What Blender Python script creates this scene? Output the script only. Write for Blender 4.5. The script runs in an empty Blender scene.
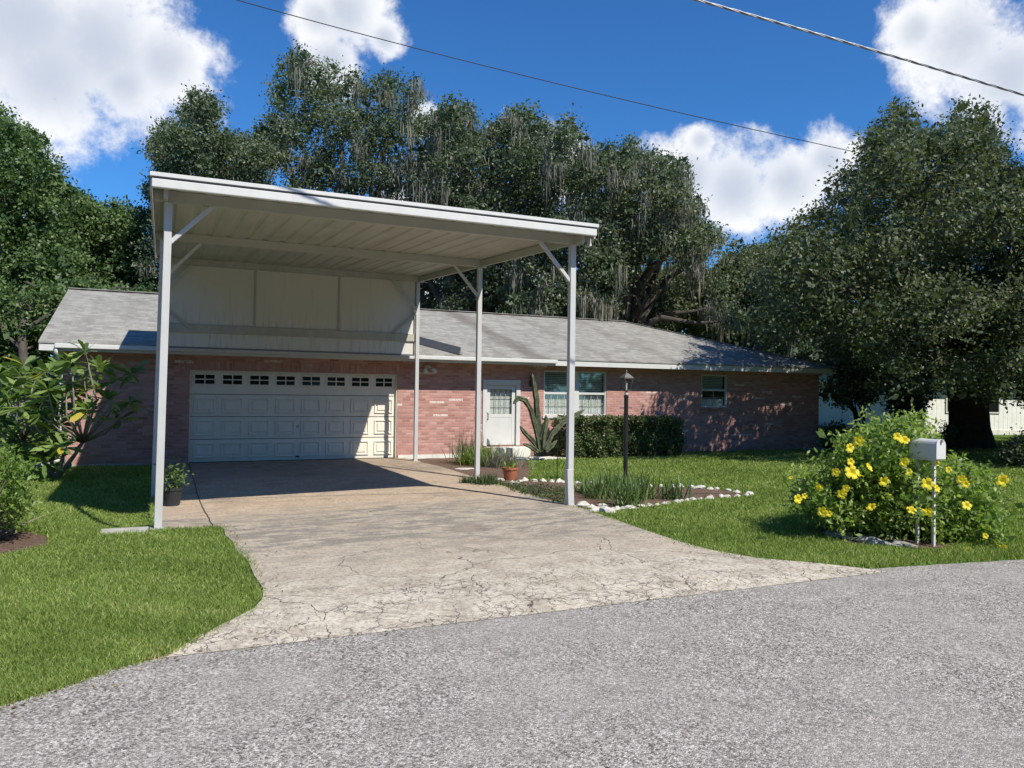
import bpy, math, random
import numpy as np
from mathutils import Vector, Matrix
SC = bpy.context.scene
COL = SC.collection
R_ = math.radians
random.seed(7)
rng = np.random.default_rng(11)

# ------------------------------------------------------------------ camera
FPX, CH = 771.5, 1.716
PITCH, ROLL, YAW = R_(.681), R_(.744), R_(24.486)
Fv = np.array([math.sin(YAW)*math.cos(PITCH), math.cos(YAW)*math.cos(PITCH), math.sin(PITCH)])
R0 = np.array([math.cos(YAW), -math.sin(YAW), 0.0]); U0 = np.cross(R0, Fv)
Rv = math.cos(ROLL)*R0 + math.sin(ROLL)*U0
Uv = -math.sin(ROLL)*R0 + math.cos(ROLL)*U0
CAM = np.array([0, 0, CH])
cd = bpy.data.cameras.new('camera'); cam = bpy.data.objects.new('camera', cd); COL.objects.link(cam)
cd.sensor_width = 36; cd.lens = FPX/1024*36; cd.clip_start = .05; cd.clip_end = 2000
M = Matrix(((Rv[0], Uv[0], -Fv[0], 0), (Rv[1], Uv[1], -Fv[1], 0), (Rv[2], Uv[2], -Fv[2], CH), (0, 0, 0, 1)))
cam.matrix_world = M
SC.camera = cam

# ------------------------------------------------------------------ sun + exposure
SUN = Vector((.335, -.85, 1)).normalized()
sl = bpy.data.lights.new('sun', 'SUN'); sl.energy = 4.8; sl.angle = R_(.53); sl.color = (1, .945, .84)
so = bpy.data.objects.new('sun', sl); COL.objects.link(so)
so.rotation_euler = SUN.to_track_quat('Z', 'Y').to_euler(); so.location = (10, -20, 30)
SC.view_settings.view_transform = 'Standard'; SC.view_settings.look = 'None'
SC.view_settings.gamma = 1; SC.view_settings.use_curve_mapping = False
SC.view_settings.exposure = 0.32
SC.cycles.max_bounces = 5; SC.cycles.diffuse_bounces = 3; SC.cycles.transmission_bounces = 4; SC.cycles.transparent_max_bounces = 8

def ray(x, y): return Fv + Rv*(x-512)/FPX - Uv*(y-384)/FPX
def P(x, y, D): return CAM + ray(x, y)*D                     # a point at measured distance D
def G(x, y, z=0.0):
    d = ray(x, y); return CAM + d*((z-CH)/d[2])
def AY(x, y, Y):
    d = ray(x, y); return CAM + d*(Y/d[1])

# ------------------------------------------------------------------ node helper
class NT:
    def __init__(s, tree): s.t = tree; s.n = tree.nodes; s.l = tree.links; s.n.clear()
    def new(s, typ, **kw):
        n = s.n.new(typ)
        for k, v in kw.items(): setattr(n, k, v)
        return n
    def set(s, sock, v):
        if isinstance(v, bpy.types.NodeSocket): s.l.new(v, sock)
        elif isinstance(v, (tuple, list)) and len(v) == 3 and sock.type == 'RGBA': sock.default_value = (*v, 1)
        else: sock.default_value = v
    def m(s, op, a, b=0.0, c=0.0, clamp=False):
        n = s.new('ShaderNodeMath', operation=op); n.use_clamp = clamp
        s.set(n.inputs[0], a); s.set(n.inputs[1], b)
        if op in ('MULTIPLY_ADD', 'SMOOTH_MAX', 'SMOOTH_MIN', 'WRAP'): s.set(n.inputs[2], c)
        return n.outputs[0]
    def vm(s, op, a, b=(0, 0, 0)):
        n = s.new('ShaderNodeVectorMath', operation=op)
        s.set(n.inputs[0], a); s.set(n.inputs[3] if op == 'SCALE' else n.inputs[1], b)
        return n.outputs['Value'] if op in ('LENGTH', 'DISTANCE', 'DOT_PRODUCT') else n.outputs[0]
    def mix(s, f, a, b, mode='MIX'):
        n = s.new('ShaderNodeMix', data_type='RGBA', blend_type=mode)
        s.set(n.inputs[0], f); s.set(n.inputs[6], a); s.set(n.inputs[7], b); return n.outputs[2]
    def noise(s, vec, scale, detail=4, rough=.55, dist=0.0):
        n = s.new('ShaderNodeTexNoise'); s.set(n.inputs['Vector'], vec)
        n.inputs['Scale'].default_value = scale; n.inputs['Detail'].default_value = detail
        n.inputs['Roughness'].default_value = rough; n.inputs['Distortion'].default_value = dist
        return n.outputs[0]
    def ramp(s, f, stops, interp='LINEAR'):
        n = s.new('ShaderNodeValToRGB'); s.set(n.inputs[0], f); cr = n.color_ramp; cr.interpolation = interp
        while len(cr.elements) < len(stops): cr.elements.new(.5)
        for e, (p, c) in zip(cr.elements, stops):
            e.position = p; e.color = (*c, 1) if isinstance(c, (tuple, list)) else (c, c, c, 1)
        return n.outputs[0]
    def smooth(s, v, a, b, lo=0.0, hi=1.0):
        n = s.new('ShaderNodeMapRange', interpolation_type='SMOOTHSTEP')
        s.set(n.inputs[0], v)
        for i, q in zip((1, 2, 3, 4), (a, b, lo, hi)): n.inputs[i].default_value = q
        return n.outputs[0]
    def xyz(s, v):
        n = s.new('ShaderNodeSeparateXYZ'); s.set(n.inputs[0], v); return n.outputs
    def comb(s, x, y, z=0.0):
        n = s.new('ShaderNodeCombineXYZ'); s.set(n.inputs[0], x); s.set(n.inputs[1], y); s.set(n.inputs[2], z); return n.outputs[0]
    def mapping(s, v, scale):
        n = s.new('ShaderNodeMapping'); s.set(n.inputs[0], v); n.inputs['Scale'].default_value = scale; return n.outputs[0]

def mat(name, rough=.8, spec=.3):
    m = bpy.data.materials.new(name); m.use_nodes = True; t = NT(m.node_tree)
    out = t.new('ShaderNodeOutputMaterial'); b = t.new('ShaderNodeBsdfPrincipled')
    t.l.new(b.outputs[0], out.inputs[0]); b.inputs['Roughness'].default_value = rough
    b.inputs['Specular IOR Level'].default_value = spec
    t.b = b; t.out = out
    return m, t
def bump(t, h, strength=.4, dist=.01):
    n = t.new('ShaderNodeBump'); n.inputs['Strength'].default_value = strength; n.inputs['Distance'].default_value = dist
    t.set(n.inputs['Height'], h); t.l.new(n.outputs[0], t.b.inputs['Normal'])
def wpos(t): return t.new('ShaderNodeNewGeometry').outputs['Position']

def plain(name, col, rough=.6, var=.12, scale=8, spec=.3, metal=0, dirt=0, dirtcol=(.2, .18, .14), bmp=0):
    m, t = mat(name, rough, spec); p = wpos(t)
    n = t.noise(p, scale, 5, .6)
    c = t.ramp(n, [(.25, tuple(x*(1-var) for x in col)), (.75, tuple(min(1, x*(1+var)) for x in col))])
    if dirt:
        d = t.smooth(t.noise(t.mapping(p, (3, 3, .7)), 2.2, 6, .65), .5, .75, 0, dirt)
        c = t.mix(d, c, dirtcol)
    t.set(t.b.inputs['Base Color'], c); t.b.inputs['Metallic'].default_value = metal
    if bmp: bump(t, t.noise(p, scale*6, 4), bmp, .01)
    return m

MAT = {}
# ---- asphalt (old chip seal)
m, t = mat('chip_seal_asphalt', .85, .25); p = wpos(t)
v = t.new('ShaderNodeTexVoronoi'); t.set(v.inputs['Vector'], p); v.inputs['Scale'].default_value = 118
v2 = t.new('ShaderNodeTexVoronoi'); t.set(v2.inputs['Vector'], p); v2.inputs['Scale'].default_value = 64
wn = t.xyz(v.outputs['Color'])[0]; wn2 = t.xyz(v2.outputs['Color'])[1]
k = t.m('ADD', t.m('MULTIPLY', wn, .66), t.m('MULTIPLY', wn2, .34))
c = t.ramp(k, [(.08, (.05, .044, .038)), (.34, (.21, .19, .168)), (.58, (.37, .34, .308)), (.82, (.60, .56, .51)), (1, (.8, .75, .69))])
big = t.noise(p, .6, 6, .6); sm = t.noise(p, 3.1, 4, .6)
c = t.mix(t.smooth(big, .4, .62, 0, .42), c, (.38, .345, .31), 'MIX')
c = t.mix(1.0, c, t.ramp(sm, [(.25, .84), (.75, 1.12)]), 'MULTIPLY')
c = t.mix(t.smooth(t.noise(t.mapping(p, (.5, 1.3, 1)), 1.1, 5, .7, .6), .56, .72, 0, .22), c, (.12, .12, .125))
t.set(t.b.inputs['Base Color'], c)
bump(t, t.m('ADD', t.m('MULTIPLY', v.outputs['Distance'], -1.0), t.m('MULTIPLY', wn, .5)), .8, .006)
MAT['road'] = m
# ---- driveway concrete
m, t = mat('stained_concrete', .9, .2); p = wpos(t); X, Y, Z = t.xyz(p)[:3]
warp = t.vm('ADD', p, t.vm('SCALE', t.new('ShaderNodeTexNoise').outputs[1], .0))
nn = t.new('ShaderNodeTexNoise'); t.set(nn.inputs['Vector'], p); nn.inputs['Scale'].default_value = 2.1; nn.inputs['Detail'].default_value = 6
warp = t.vm('ADD', p, t.vm('SCALE', t.vm('SUBTRACT', nn.outputs[1], (.5, .5, .5)), .55))
ve = t.new('ShaderNodeTexVoronoi', feature='DISTANCE_TO_EDGE'); t.set(ve.inputs['Vector'], warp); ve.inputs['Scale'].default_value = 3.4
ve2 = t.new('ShaderNodeTexVoronoi', feature='DISTANCE_TO_EDGE'); t.set(ve2.inputs['Vector'], warp); ve2.inputs['Scale'].default_value = .75
fine = t.noise(p, 22, 8, .8); med = t.noise(p, 3.0, 6, .65); bigs = t.noise(t.mapping(p, (.45, 1.5, 1)), 1.0, 5, .6)
grain = t.noise(p, 90, 3, .8)
base = t.ramp(med, [(.25, (.32, .262, .195)), (.5, (.42, .355, .268)), (.75, (.53, .46, .355))])
tan = t.ramp(med, [(.25, (.36, .25, .155)), (.55, (.49, .36, .245)), (.8, (.58, .46, .34))])
ty = t.m('ADD', Y, t.m('MULTIPLY', t.m('SUBTRACT', bigs, .5), 3.5))
c = t.mix(t.smooth(ty, 10.1, 12.2), base, tan)
# dark mildew band, streaky across
streak = t.noise(t.mapping(p, (.8, 2.0, 1)), 2.4, 8, .75, .3)
band = t.m('MULTIPLY', t.smooth(ty, 7.6, 8.6), t.smooth(ty, 11.6, 10.6))
c = t.mix(t.m('MULTIPLY', band, t.smooth(streak, .45, .56, .1, .95)), c, (.15, .135, .115))
c = t.mix(t.smooth(streak, .48, .66, 0, .55), c, (.21, .185, .155))
c = t.mix(t.smooth(t.noise(p, .9, 5, .6, .4), .54, .7, 0, .6), c, (.17, .12, .085))
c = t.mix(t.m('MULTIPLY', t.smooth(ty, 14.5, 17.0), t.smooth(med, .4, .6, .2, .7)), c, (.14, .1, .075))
# pale worn apron
ap = t.smooth(ty, 7.4, 6.0)
c = t.mix(t.m('MULTIPLY', ap, t.smooth(med, .38, .58, .2, .75)), c, (.62, .56, .455))
c = t.mix(t.m('MULTIPLY', t.smooth(fine, .47, .58), .7), c, (.2, .17, .135))
c = t.mix(t.smooth(grain, .5, .62, 0, .5), c, (.68, .62, .53))
cm = t.m('MULTIPLY', t.smooth(t.m('ADD', ve.outputs[0], t.m('MULTIPLY', t.m('SUBTRACT', fine, .5), .03)), .013, .003), t.smooth(t.m('ADD', ty, t.m('MULTIPLY', med, 1.6)), 7.1, 6.2))
cm2 = t.m('MULTIPLY', t.smooth(ve2.outputs[0], .0045, .001), t.smooth(ty, 8.6, 7.6))
ve3 = t.new('ShaderNodeTexVoronoi', feature='DISTANCE_TO_EDGE'); t.set(ve3.inputs['Vector'], warp); ve3.inputs['Scale'].default_value = 8.5
cm3 = t.m('MULTIPLY', t.m('MULTIPLY', t.smooth(ve3.outputs[0], .035, .01), .85), t.m('MULTIPLY', t.smooth(ty, 6.9, 6.2), t.smooth(t.noise(p, 1.7, 3, .6), .42, .54)))
cm2 = t.m('MAXIMUM', cm2, cm3)
cr = t.m('MULTIPLY', t.m('MAXIMUM', cm, cm2), t.smooth(t.noise(p, 2.3, 4, .6), .34, .44))
c = t.mix(t.m('MULTIPLY', cr, .9), c, (.06, .05, .04))
t.set(t.b.inputs['Base Color'], c)
bump(t, t.m('SUBTRACT', t.m('ADD', t.m('MULTIPLY', fine, .3), t.m('MULTIPLY', grain, .15)), cr), .7, .012)
MAT['drive'] = m
MAT['joint'] = plain('joint_dark', (.06, .055, .045), .9)
# ---- lawn ground under the blades
m, t = mat('lawn_ground', .95, .1); p = wpos(t)
c = t.ramp(t.noise(p, 22, 5, .7), [(.3, (.05, .085, .018)), (.5, (.085, .15, .03)), (.7, (.14, .21, .05))])
c = t.mix(t.smooth(t.noise(p, .8, 5, .6), .45, .75, 0, .55), c, (.15, .17, .05))
c = t.mix(t.smooth(t.noise(p, 5, 4, .6), .6, .75, 0, .6), c, (.13, .1, .055))
t.set(t.b.inputs['Base Color'], c); bump(t, t.noise(p, 60, 4, .7), .8, .03)
MAT['lawn'] = m
# ---- mulch
m, t = mat('brown_mulch', .95, .1); p = wpos(t)
c = t.ramp(t.noise(t.mapping(p, (1, 1.4, 1)), 34, 6, .75), [(.3, (.06, .035, .022)), (.5, (.17, .11, .08)), (.7, (.34, .25, .2))])
t.set(t.b.inputs['Base Color'], c); bump(t, t.noise(p, 50, 5, .7), 1, .03)
MAT['mulch'] = m
# ---- brick
def brick_nodes(t, u, v, bw, bh, seed):
    row = t.m('FLOOR', t.m('DIVIDE', v, bh))
    uu = t.m('ADD', t.m('DIVIDE', u, bw), t.m('MULTIPLY', t.m('FLOORED_MODULO', row, 2.0), .5))
    col = t.m('FLOOR', uu); fu = t.m('FRACT', uu); fv = t.m('FRACT', t.m('DIVIDE', v, bh))
    w = t.new('ShaderNodeTexWhiteNoise', noise_dimensions='3D'); t.set(w.inputs[0], t.comb(col, row, seed))
    eu = t.m('MINIMUM', fu, t.m('SUBTRACT', 1.0, fu)); ev = t.m('MINIMUM', fv, t.m('SUBTRACT', 1.0, fv))
    mor = t.m('MAXIMUM', t.smooth(eu, .035, .015), t.smooth(ev, .11, .06))
    w2 = t.new('ShaderNodeTexWhiteNoise', noise_dimensions='3D')
    t.set(w2.inputs[0], t.comb(t.m('FLOOR', t.m('DIVIDE', col, 2.0)), row, seed+5.0))
    return w.outputs[0], mor, w2.outputs[0]
m, t = mat('pink_red_brick', .88, .2); p = wpos(t); X, Y, Z = t.xyz(p)[:3]
u = t.m('ADD', X, Y)
a1, m1, w1 = brick_nodes(t, u, Z, .205, .0677, 1.0)
a2, m2, w2_ = brick_nodes(t, t.m('ADD', Z, .02), u, .215, .0677, 3.0)
sold = t.m('MULTIPLY', t.m('MULTIPLY', t.m('GREATER_THAN', Z, 2.175), t.m('LESS_THAN', Z, 2.39)),
           t.m('MULTIPLY', t.m('GREATER_THAN', X, .4), t.m('LESS_THAN', X, 5.6)))
def pick(a, b):
    return t.m('ADD', t.m('MULTIPLY', a, t.m('SUBTRACT', 1.0, sold)), t.m('MULTIPLY', b, sold))
br = pick(a1, a2); mo = pick(m1, m2)
c = t.ramp(br, [(0, (.34, .165, .14)), (.25, (.42, .215, .185)), (.5, (.48, .255, .22)), (.75, (.55, .325, .285)), (1, (.38, .19, .165))])
c = t.mix(t.smooth(t.noise(p, 1.3, 5, .6), .4, .7, 0, .35), c, (.56, .32, .28))
c = t.mix(t.smooth(t.noise(p, 30, 4, .6), .45, .7, 0, .4), c, (.3, .15, .125))
wh = t.m('MULTIPLY', t.m('GREATER_THAN', w1, .976), t.smooth(t.noise(p, 14, 3, .6), .36, .5))
c = t.mix(t.m('MULTIPLY', wh, .85), c, (.72, .62, .56))
c = t.mix(t.m('MULTIPLY', t.m('GREATER_THAN', a1, .975), .4), c, (.66, .50, .44))
c = t.mix(mo, c, (.42, .3, .265))
c = t.mix(t.smooth(t.m('ADD', Z, t.m('MULTIPLY', t.noise(p, 2, 4), .5)), .55, .2, 0, .22), c, (.2, .13, .1))
t.set(t.b.inputs['Base Color'], c)
bump(t, t.m('ADD', t.m('MULTIPLY', mo, -1.0), t.m('MULTIPLY', t.noise(p, 60, 3), .3)), .7, .008)
MAT['brick'] = m
# ---- shingles
m, t = mat('grey_shingles', .92, .15); p = wpos(t); X, Y, Z = t.xyz(p)[:3]
a1, m1, w1 = brick_nodes(t, X, Y, .31, .137, 9.0)
a3, m3, w3 = brick_nodes(t, t.m('ADD', X, .11), Y, .13, .137, 14.0)
k = t.m('ADD', t.m('MULTIPLY', a1, .4), t.m('ADD', t.m('MULTIPLY', a3, .3), t.m('MULTIPLY', t.noise(p, 40, 4, .7), .3)))
c = t.ramp(k, [(.1, (.2, .195, .175)), (.5, (.28, .27, .245)), (.9, (.37, .357, .325))])
fy = t.m('FRACT', t.m('DIVIDE', Y, .137))
c = t.mix(t.smooth(fy, .2, .02, 0, .55), c, (.07, .067, .065))
# mildew streaks running down slope
st = t.noise(t.mapping(t.vm('ADD', p, (0, 0, 0)), (1.2, .25, .25)), 1.5, 5, .6)
c = t.mix(t.smooth(st, .45, .72, 0, .3), c, (.15, .14, .125))
for (xc, w_, s_) in ((8.9, .55, .6), (11.2, .3, .3), (13.5, .5, .25)):
    dx = t.m('ABSOLUTE', t.m('SUBTRACT', t.m('ADD', X, t.m('ADD', t.m('MULTIPLY', t.m('SUBTRACT', Y, 21.0), .12), t.m('MULTIPLY', t.m('SUBTRACT', t.noise(p, 1.7, 4), .5), 1.0))), xc))
    c = t.mix(t.smooth(dx, w_, .05, 0, s_), c, (.115, .095, .085))
t.set(t.b.inputs['Base Color'], c)
bump(t, t.m('ADD', fy, t.m('MULTIPLY', a3, .5)), .8, .012)
MAT['shingle'] = m
# ---- paints and metals
MAT['white'] = plain('white_paint', (.58, .58, .565), .5, .05, 5, dirt=.25, dirtcol=(.45, .43, .38))
MAT['post'] = plain('white_post_paint', (.5, .5, .495), .5, .06, 4, dirt=.4, dirtcol=(.42, .41, .37))
MAT['garage'] = plain('garage_door_paint', (.76, .72, .62), .5, .05, 3, dirt=.3, dirtcol=(.45, .43, .36))
MAT['soffit'] = plain('cream_soffit', (.62, .6, .53), .7, .06, 3, dirt=.3)
MAT['ceil'] = None
m, t = mat('aged_white_metal_panel', .55, .35); p = wpos(t)
n1 = t.noise(t.mapping(p, (2.2, .25, .25)), 2.0, 6, .65)
c = t.mix(t.smooth(n1, .4, .75, 0, .6), (.44, .435, .39), (.31, .29, .25))
c = t.mix(t.smooth(t.noise(p, 1.4, 5, .6), .45, .75, 0, .35), c, (.29, .27, .22))
t.set(t.b.inputs['Base Color'], c); MAT['ceil'] = m
m, t = mat('white_siding_panel', .6, .3); p = wpos(t); X, Y, Z = t.xyz(p)[:3]
rib = t.m('FRACT', t.m('DIVIDE', X, .15))
c = t.mix(t.smooth(t.noise(t.mapping(p, (3.5, 1, .35)), 2.0, 6, .65), .5, .74, 0, .45), (.62, .61, .565), (.47, .43, .37))
c = t.mix(t.smooth(rib, .1, .0, 0, .12), c, (.35, .34, .3))
lo = t.m('MULTIPLY', t.smooth(Z, 3.75, 3.15), t.smooth(t.noise(t.mapping(p, (9, 1, .6)), 2, 4, .6), .52, .66))
c = t.mix(t.m('MULTIPLY', lo, .28), c, (.2, .2, .19))
t.set(t.b.inputs['Base Color'], c); bump(t, t.smooth(rib, .14, .0), .15, .005)
MAT['panel'] = m
MAT['greybeam'] = plain('grey_metal', (.42, .41, .37), .5, .08, 3)
MAT['flash'] = plain('dark_grey_flashing', (.17, .17, .19), .45, .1, 4, metal=.3)
MAT['black'] = plain('black_paint', (.015, .017, .016), .4, .2, 10, spec=.5)
MAT['blackplastic'] = plain('black_plastic', (.03, .032, .035), .45, .2, 10)
MAT['terracotta'] = plain('terracotta', (.36, .12, .06), .85, .2, 12, bmp=.2)
MAT['bronze'] = plain('aged_grey_bronze', (.16, .15, .13), .5, .2, 30, metal=.4)
MAT['concrete'] = plain('grey_concrete', (.42, .4, .36), .9, .2, 9, bmp=.4, dirt=.4)
MAT['foundation'] = plain('white_foundation', (.7, .68, .62), .85, .12, 7, dirt=.5, bmp=.3)
MAT['rock'] = plain('white_rock', (.56, .53, .47), .85, .25, 20, bmp=.5, dirt=.6)
MAT['greystone'] = plain('grey_edging_stone', (.3, .29, .26), .9, .25, 14, bmp=.5)
MAT['wall2'] = plain('white_siding', (.8, .79, .74), .7, .06, 2, dirt=.2)
MAT['wood'] = plain('grey_weathered_wood', (.25, .24, .22), .9, .25, 7, bmp=.3)
MAT['bark'] = plain('oak_bark', (.085, .072, .058), .95, .4, 5, bmp=1.0)
MAT['twig'] = plain('pale_twig', (.24, .2, .15), .9, .3, 12)
MAT['cable'] = plain('dark_cable', (.03, .03, .035), .6, .1, 4)
MAT['cable2'] = plain('aluminium_cable', (.3, .31, .33), .5, .3, 30, metal=.5)
MAT['curtain'] = plain('white_curtain', (.78, .78, .76), .9, .12, 16)
MAT['dim'] = plain('dim_room', (.05, .055, .055), .9)
MAT['cactus'] = None
m, t = mat('blackened_cactus_skin', .75, .25); p = wpos(t)
c = t.ramp(t.noise(p, 9, 5, .6), [(.3, (.035, .04, .025)), (.5, (.085, .1, .055)), (.75, (.17, .17, .11))])
t.set(t.b.inputs['Base Color'], c); bump(t, t.noise(p, 40, 3), .5, .01); MAT['cactus'] = m
def glassmat(name, tint=(.5, .6, .58), tr=.5):
    m = bpy.data.materials.new(name); m.use_nodes = True; t = NT(m.node_tree)
    out = t.new('ShaderNodeOutputMaterial'); g = t.new('ShaderNodeBsdfGlossy'); g.inputs['Roughness'].default_value = .03
    tr_ = t.new('ShaderNodeBsdfTransparent'); tr_.inputs[0].default_value = (*tint, 1)
    mx = t.new('ShaderNodeMixShader')
    mx.inputs[0].default_value = .13
    t.l.new(tr_.outputs[0], mx.inputs[1]); t.l.new(g.outputs[0], mx.inputs[2]); t.l.new(mx.outputs[0], out.inputs[0])
    return m
MAT['glass'] = glassmat('window_glass', (.94, .96, .95))
MAT['glass_dark'] = glassmat('screened_glass', (.85, .89, .87))
MAT['glass_clear'] = glassmat('lantern_glass', (.85, .86, .84))

def leafmat(name, stops, rough=.5, spec=.35, trans=.25):
    m = bpy.data.materials.new(name); m.use_nodes = True; t = NT(m.node_tree)
    out = t.new('ShaderNodeOutputMaterial'); b = t.new('ShaderNodeBsdfPrincipled')
    at = t.new('ShaderNodeAttribute'); at.attribute_name = 'tone'
    c = t.ramp(at.outputs['Fac'], stops)
    t.set(b.inputs['Base Color'], c); b.inputs['Roughness'].default_value = rough; b.inputs['Specular IOR Level'].default_value = spec
    tl = t.new('ShaderNodeBsdfTranslucent'); t.set(tl.inputs[0], t.mix(1.0, c, (1.5, 1.6, .7), 'MULTIPLY'))
    mx = t.new('ShaderNodeMixShader'); mx.inputs[0].default_value = trans
    t.l.new(b.outputs[0], mx.inputs[1]); t.l.new(tl.outputs[0], mx.inputs[2]); t.l.new(mx.outputs[0], out.inputs[0])
    return m
MAT['oak'] = leafmat('oak_leaves', [(0, (.05, .078, .042)), (.45, (.098, .132, .072)), (.8, (.16, .188, .112)), (1, (.25, .255, .17))])
MAT['oak2'] = leafmat('green_tree_leaves', [(0, (.045, .085, .03)), (.5, (.09, .15, .05)), (1, (.17, .23, .08))])
MAT['oakr'] = leafmat('grey_green_oak_leaves', [(0, (.05, .068, .036)), (.5, (.1, .128, .066)), (.85, (.165, .185, .11)), (1, (.22, .225, .15))], .55, .3)
MAT['moss'] = leafmat('spanish_moss', [(0, (.12, .122, .1)), (1, (.28, .27, .22))], .95, .05, .2)
MAT['plum'] = leafmat('long_glossy_leaves', [(0, (.08, .13, .04)), (.6, (.18, .27, .08)), (.93, (.3, .38, .13)), (1, (.5, .42, .06))], .4, .5, .38)
MAT['hedge'] = leafmat('hedge_leaves', [(0, (.04, .07, .025)), (.55, (.09, .13, .045)), (.82, (.15, .17, .07)), (.92, (.32, .16, .1)), (1, (.45, .26, .17))], .45, .4, .15)
MAT['bush'] = leafmat('bright_bush_leaves', [(0, (.075, .13, .035)), (.5, (.185, .285, .06)), (1, (.42, .49, .16))], .45, .4, .4)
MAT['grassm'] = leafmat('grass_blades', [(0, (.08, .13, .03)), (.4, (.18, .26, .055)), (.72, (.3, .38, .1)), (.9, (.46, .49, .2)), (1, (.52, .45, .25))], .6, .25, .35)
MAT['strap'] = leafmat('strap_leaves', [(0, (.05, .1, .03)), (.6, (.12, .2, .06)), (1, (.35, .38, .17))], .45, .4, .25)
MAT['cover'] = leafmat('ground_cover_leaves', [(0, (.025, .05, .018)), (.6, (.06, .1, .035)), (1, (.12, .16, .06))], .6, .3, .2)
MAT['petal'] = leafmat('yellow_petals', [(0, (.85, .62, .02)), (1, (.95, .85, .08))], .5, .3, .4)

# ------------------------------------------------------------------ world
w = bpy.data.worlds.new('World'); SC.world = w; w.use_nodes = True; t = NT(w.node_tree)
wo = t.new('ShaderNodeOutputWorld'); bg = t.new('ShaderNodeBackground'); t.l.new(bg.outputs[0], wo.inputs[0])
sky = t.new('ShaderNodeTexSky', sky_type='NISHITA'); sky.sun_disc = False
sky.sun_elevation = math.asin(SUN.z); sky.sun_rotation = math.atan2(SUN.x, SUN.y)
sky.air_density = 1.0; sky.dust_density = .2; sky.ozone_density = 3.0; sky.altitude = 20
bg.inputs[1].default_value = .07
dirv = t.new('ShaderNodeTexCoord').outputs['Generated']
blobs = [(20, 20, 120), (100, 45, 100), (165, 60, 60), (50, 75, 90), (125, 85, 45), (-80, 60, 140),
         (345, 10, 52), (318, 18, 34), (385, 38, 24), (330, 60, 40), (425, 118, 20),
         (555, 165, 45), (690, 175, 46), (735, 190, 56), (790, 185, 50), (828, 160, 34), (700, 140, 22),
         (960, 40, 64), (1010, 75, 66), (915, 30, 34), (1100, 60, 110), (480, 290, 120)]
def field(vec):
    best = None
    for (x, y, r, *pk) in blobs:
        d = ray(x, y); d = d/np.linalg.norm(d)
        ang = r/FPX*(1/np.linalg.norm(ray(x, y)))
        ds = t.vm('DISTANCE', vec, tuple(float(q) for q in d))
        f = t.m('MULTIPLY_ADD', ds, -1.0/float(ang), pk[0] if pk else 1.0)
        best = f if best is None else t.m('SMOOTH_MAX', best, f, .25)
    return t.m('MAXIMUM', best, -1.5)
def puff(vec):
    return t.m('ADD', t.m('MULTIPLY', t.m('SUBTRACT', t.noise(vec, 9, 8, .66, .2), .5), 1.7), t.m('MULTIPLY', t.m('SUBTRACT', t.noise(vec, 26, 6, .68), .5), 1.05))
off = SUN*.018 + Vector((0, 0, .016)) - Vector(Rv)*.012
b0_ = field(dirv); n0 = puff(dirv); n1 = t.m('MULTIPLY', t.m('SUBTRACT', t.noise(t.vm('ADD', dirv, tuple(off)), 8, 4, .62, .2), .5), 1.6)
f0 = t.m('ADD', b0_, n0); f1 = t.m('ADD', b0_, t.m('ADD', n1, -.04))
cmask = t.smooth(f0, -.12, .46)
lit = t.smooth(t.m('SUBTRACT', f0, f1), -.22, .3)
thick = t.smooth(f0, .2, 1.1)
shade = t.mix(thick, (10.6, 10.9, 11.6), (8.0, 8.7, 10.0))
ccol = t.mix(t.m('MULTIPLY', lit, .8), shade, (12.2, 12.2, 12.2))
thk = t.smooth(b0_, .35, .95)
ccol = t.mix(t.m('MULTIPLY', thk, .7), ccol, (6.6, 7.3, 8.6))
skyc = t.mix(1.0, sky.outputs[0], (.45, 1.06, 1.68), 'MULTIPLY')
t.set(bg.inputs[0], t.mix(t.m('MULTIPLY', cmask, .96), skyc, ccol))

# ------------------------------------------------------------------ object helpers
def tag(o, label=None, cat=None, group=None, kind=None):
    if label: o['label'] = label
    if cat: o['category'] = cat
    if group: o['group'] = group
    if kind: o['kind'] = kind
    return o
def thing(name, label, cat, loc, group=None):
    o = bpy.data.objects.new(name, None); o.empty_display_size = .2; COL.objects.link(o); o.location = Vector([float(q) for q in loc])
    return tag(o, label, cat, group)
def rootloc(o):
    v = Vector((0, 0, 0))
    while o: v += o.location; o = o.parent
    return np.array(v)
def mesh_np(name, V, F4=None, mat=None, parent=None, tone=None, loc=None, smooth=False, F3=None):
    V = np.asarray(V, float).reshape(-1, 3)
    o0 = rootloc(parent) if parent else (np.array(loc, float) if loc is not None else np.zeros(3))
    V = V-o0
    me = bpy.data.meshes.new(name)
    F = np.asarray(F4 if F4 is not None else F3, np.int32); k = F.shape[1]
    me.vertices.add(len(V)); me.vertices.foreach_set('co', V.ravel())
    me.loops.add(F.size); me.loops.foreach_set('vertex_index', F.ravel())
    me.polygons.add(len(F)); me.polygons.foreach_set('loop_start', np.arange(0, F.size, k, dtype=np.int32))
    me.polygons.foreach_set('loop_total', np.full(len(F), k, np.int32))
    if tone is not None:
        a = me.attributes.new('tone', 'FLOAT', 'FACE'); a.data.foreach_set('value', np.asarray(tone, np.float32))
    me.update(calc_edges=True)
    if smooth: me.shade_smooth()
    if mat: me.materials.append(MAT[mat])
    o = bpy.data.objects.new(name, me); COL.objects.link(o)
    if parent: o.parent = parent
    elif loc is not None: o.location = Vector([float(q) for q in o0])
    return o
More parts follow.
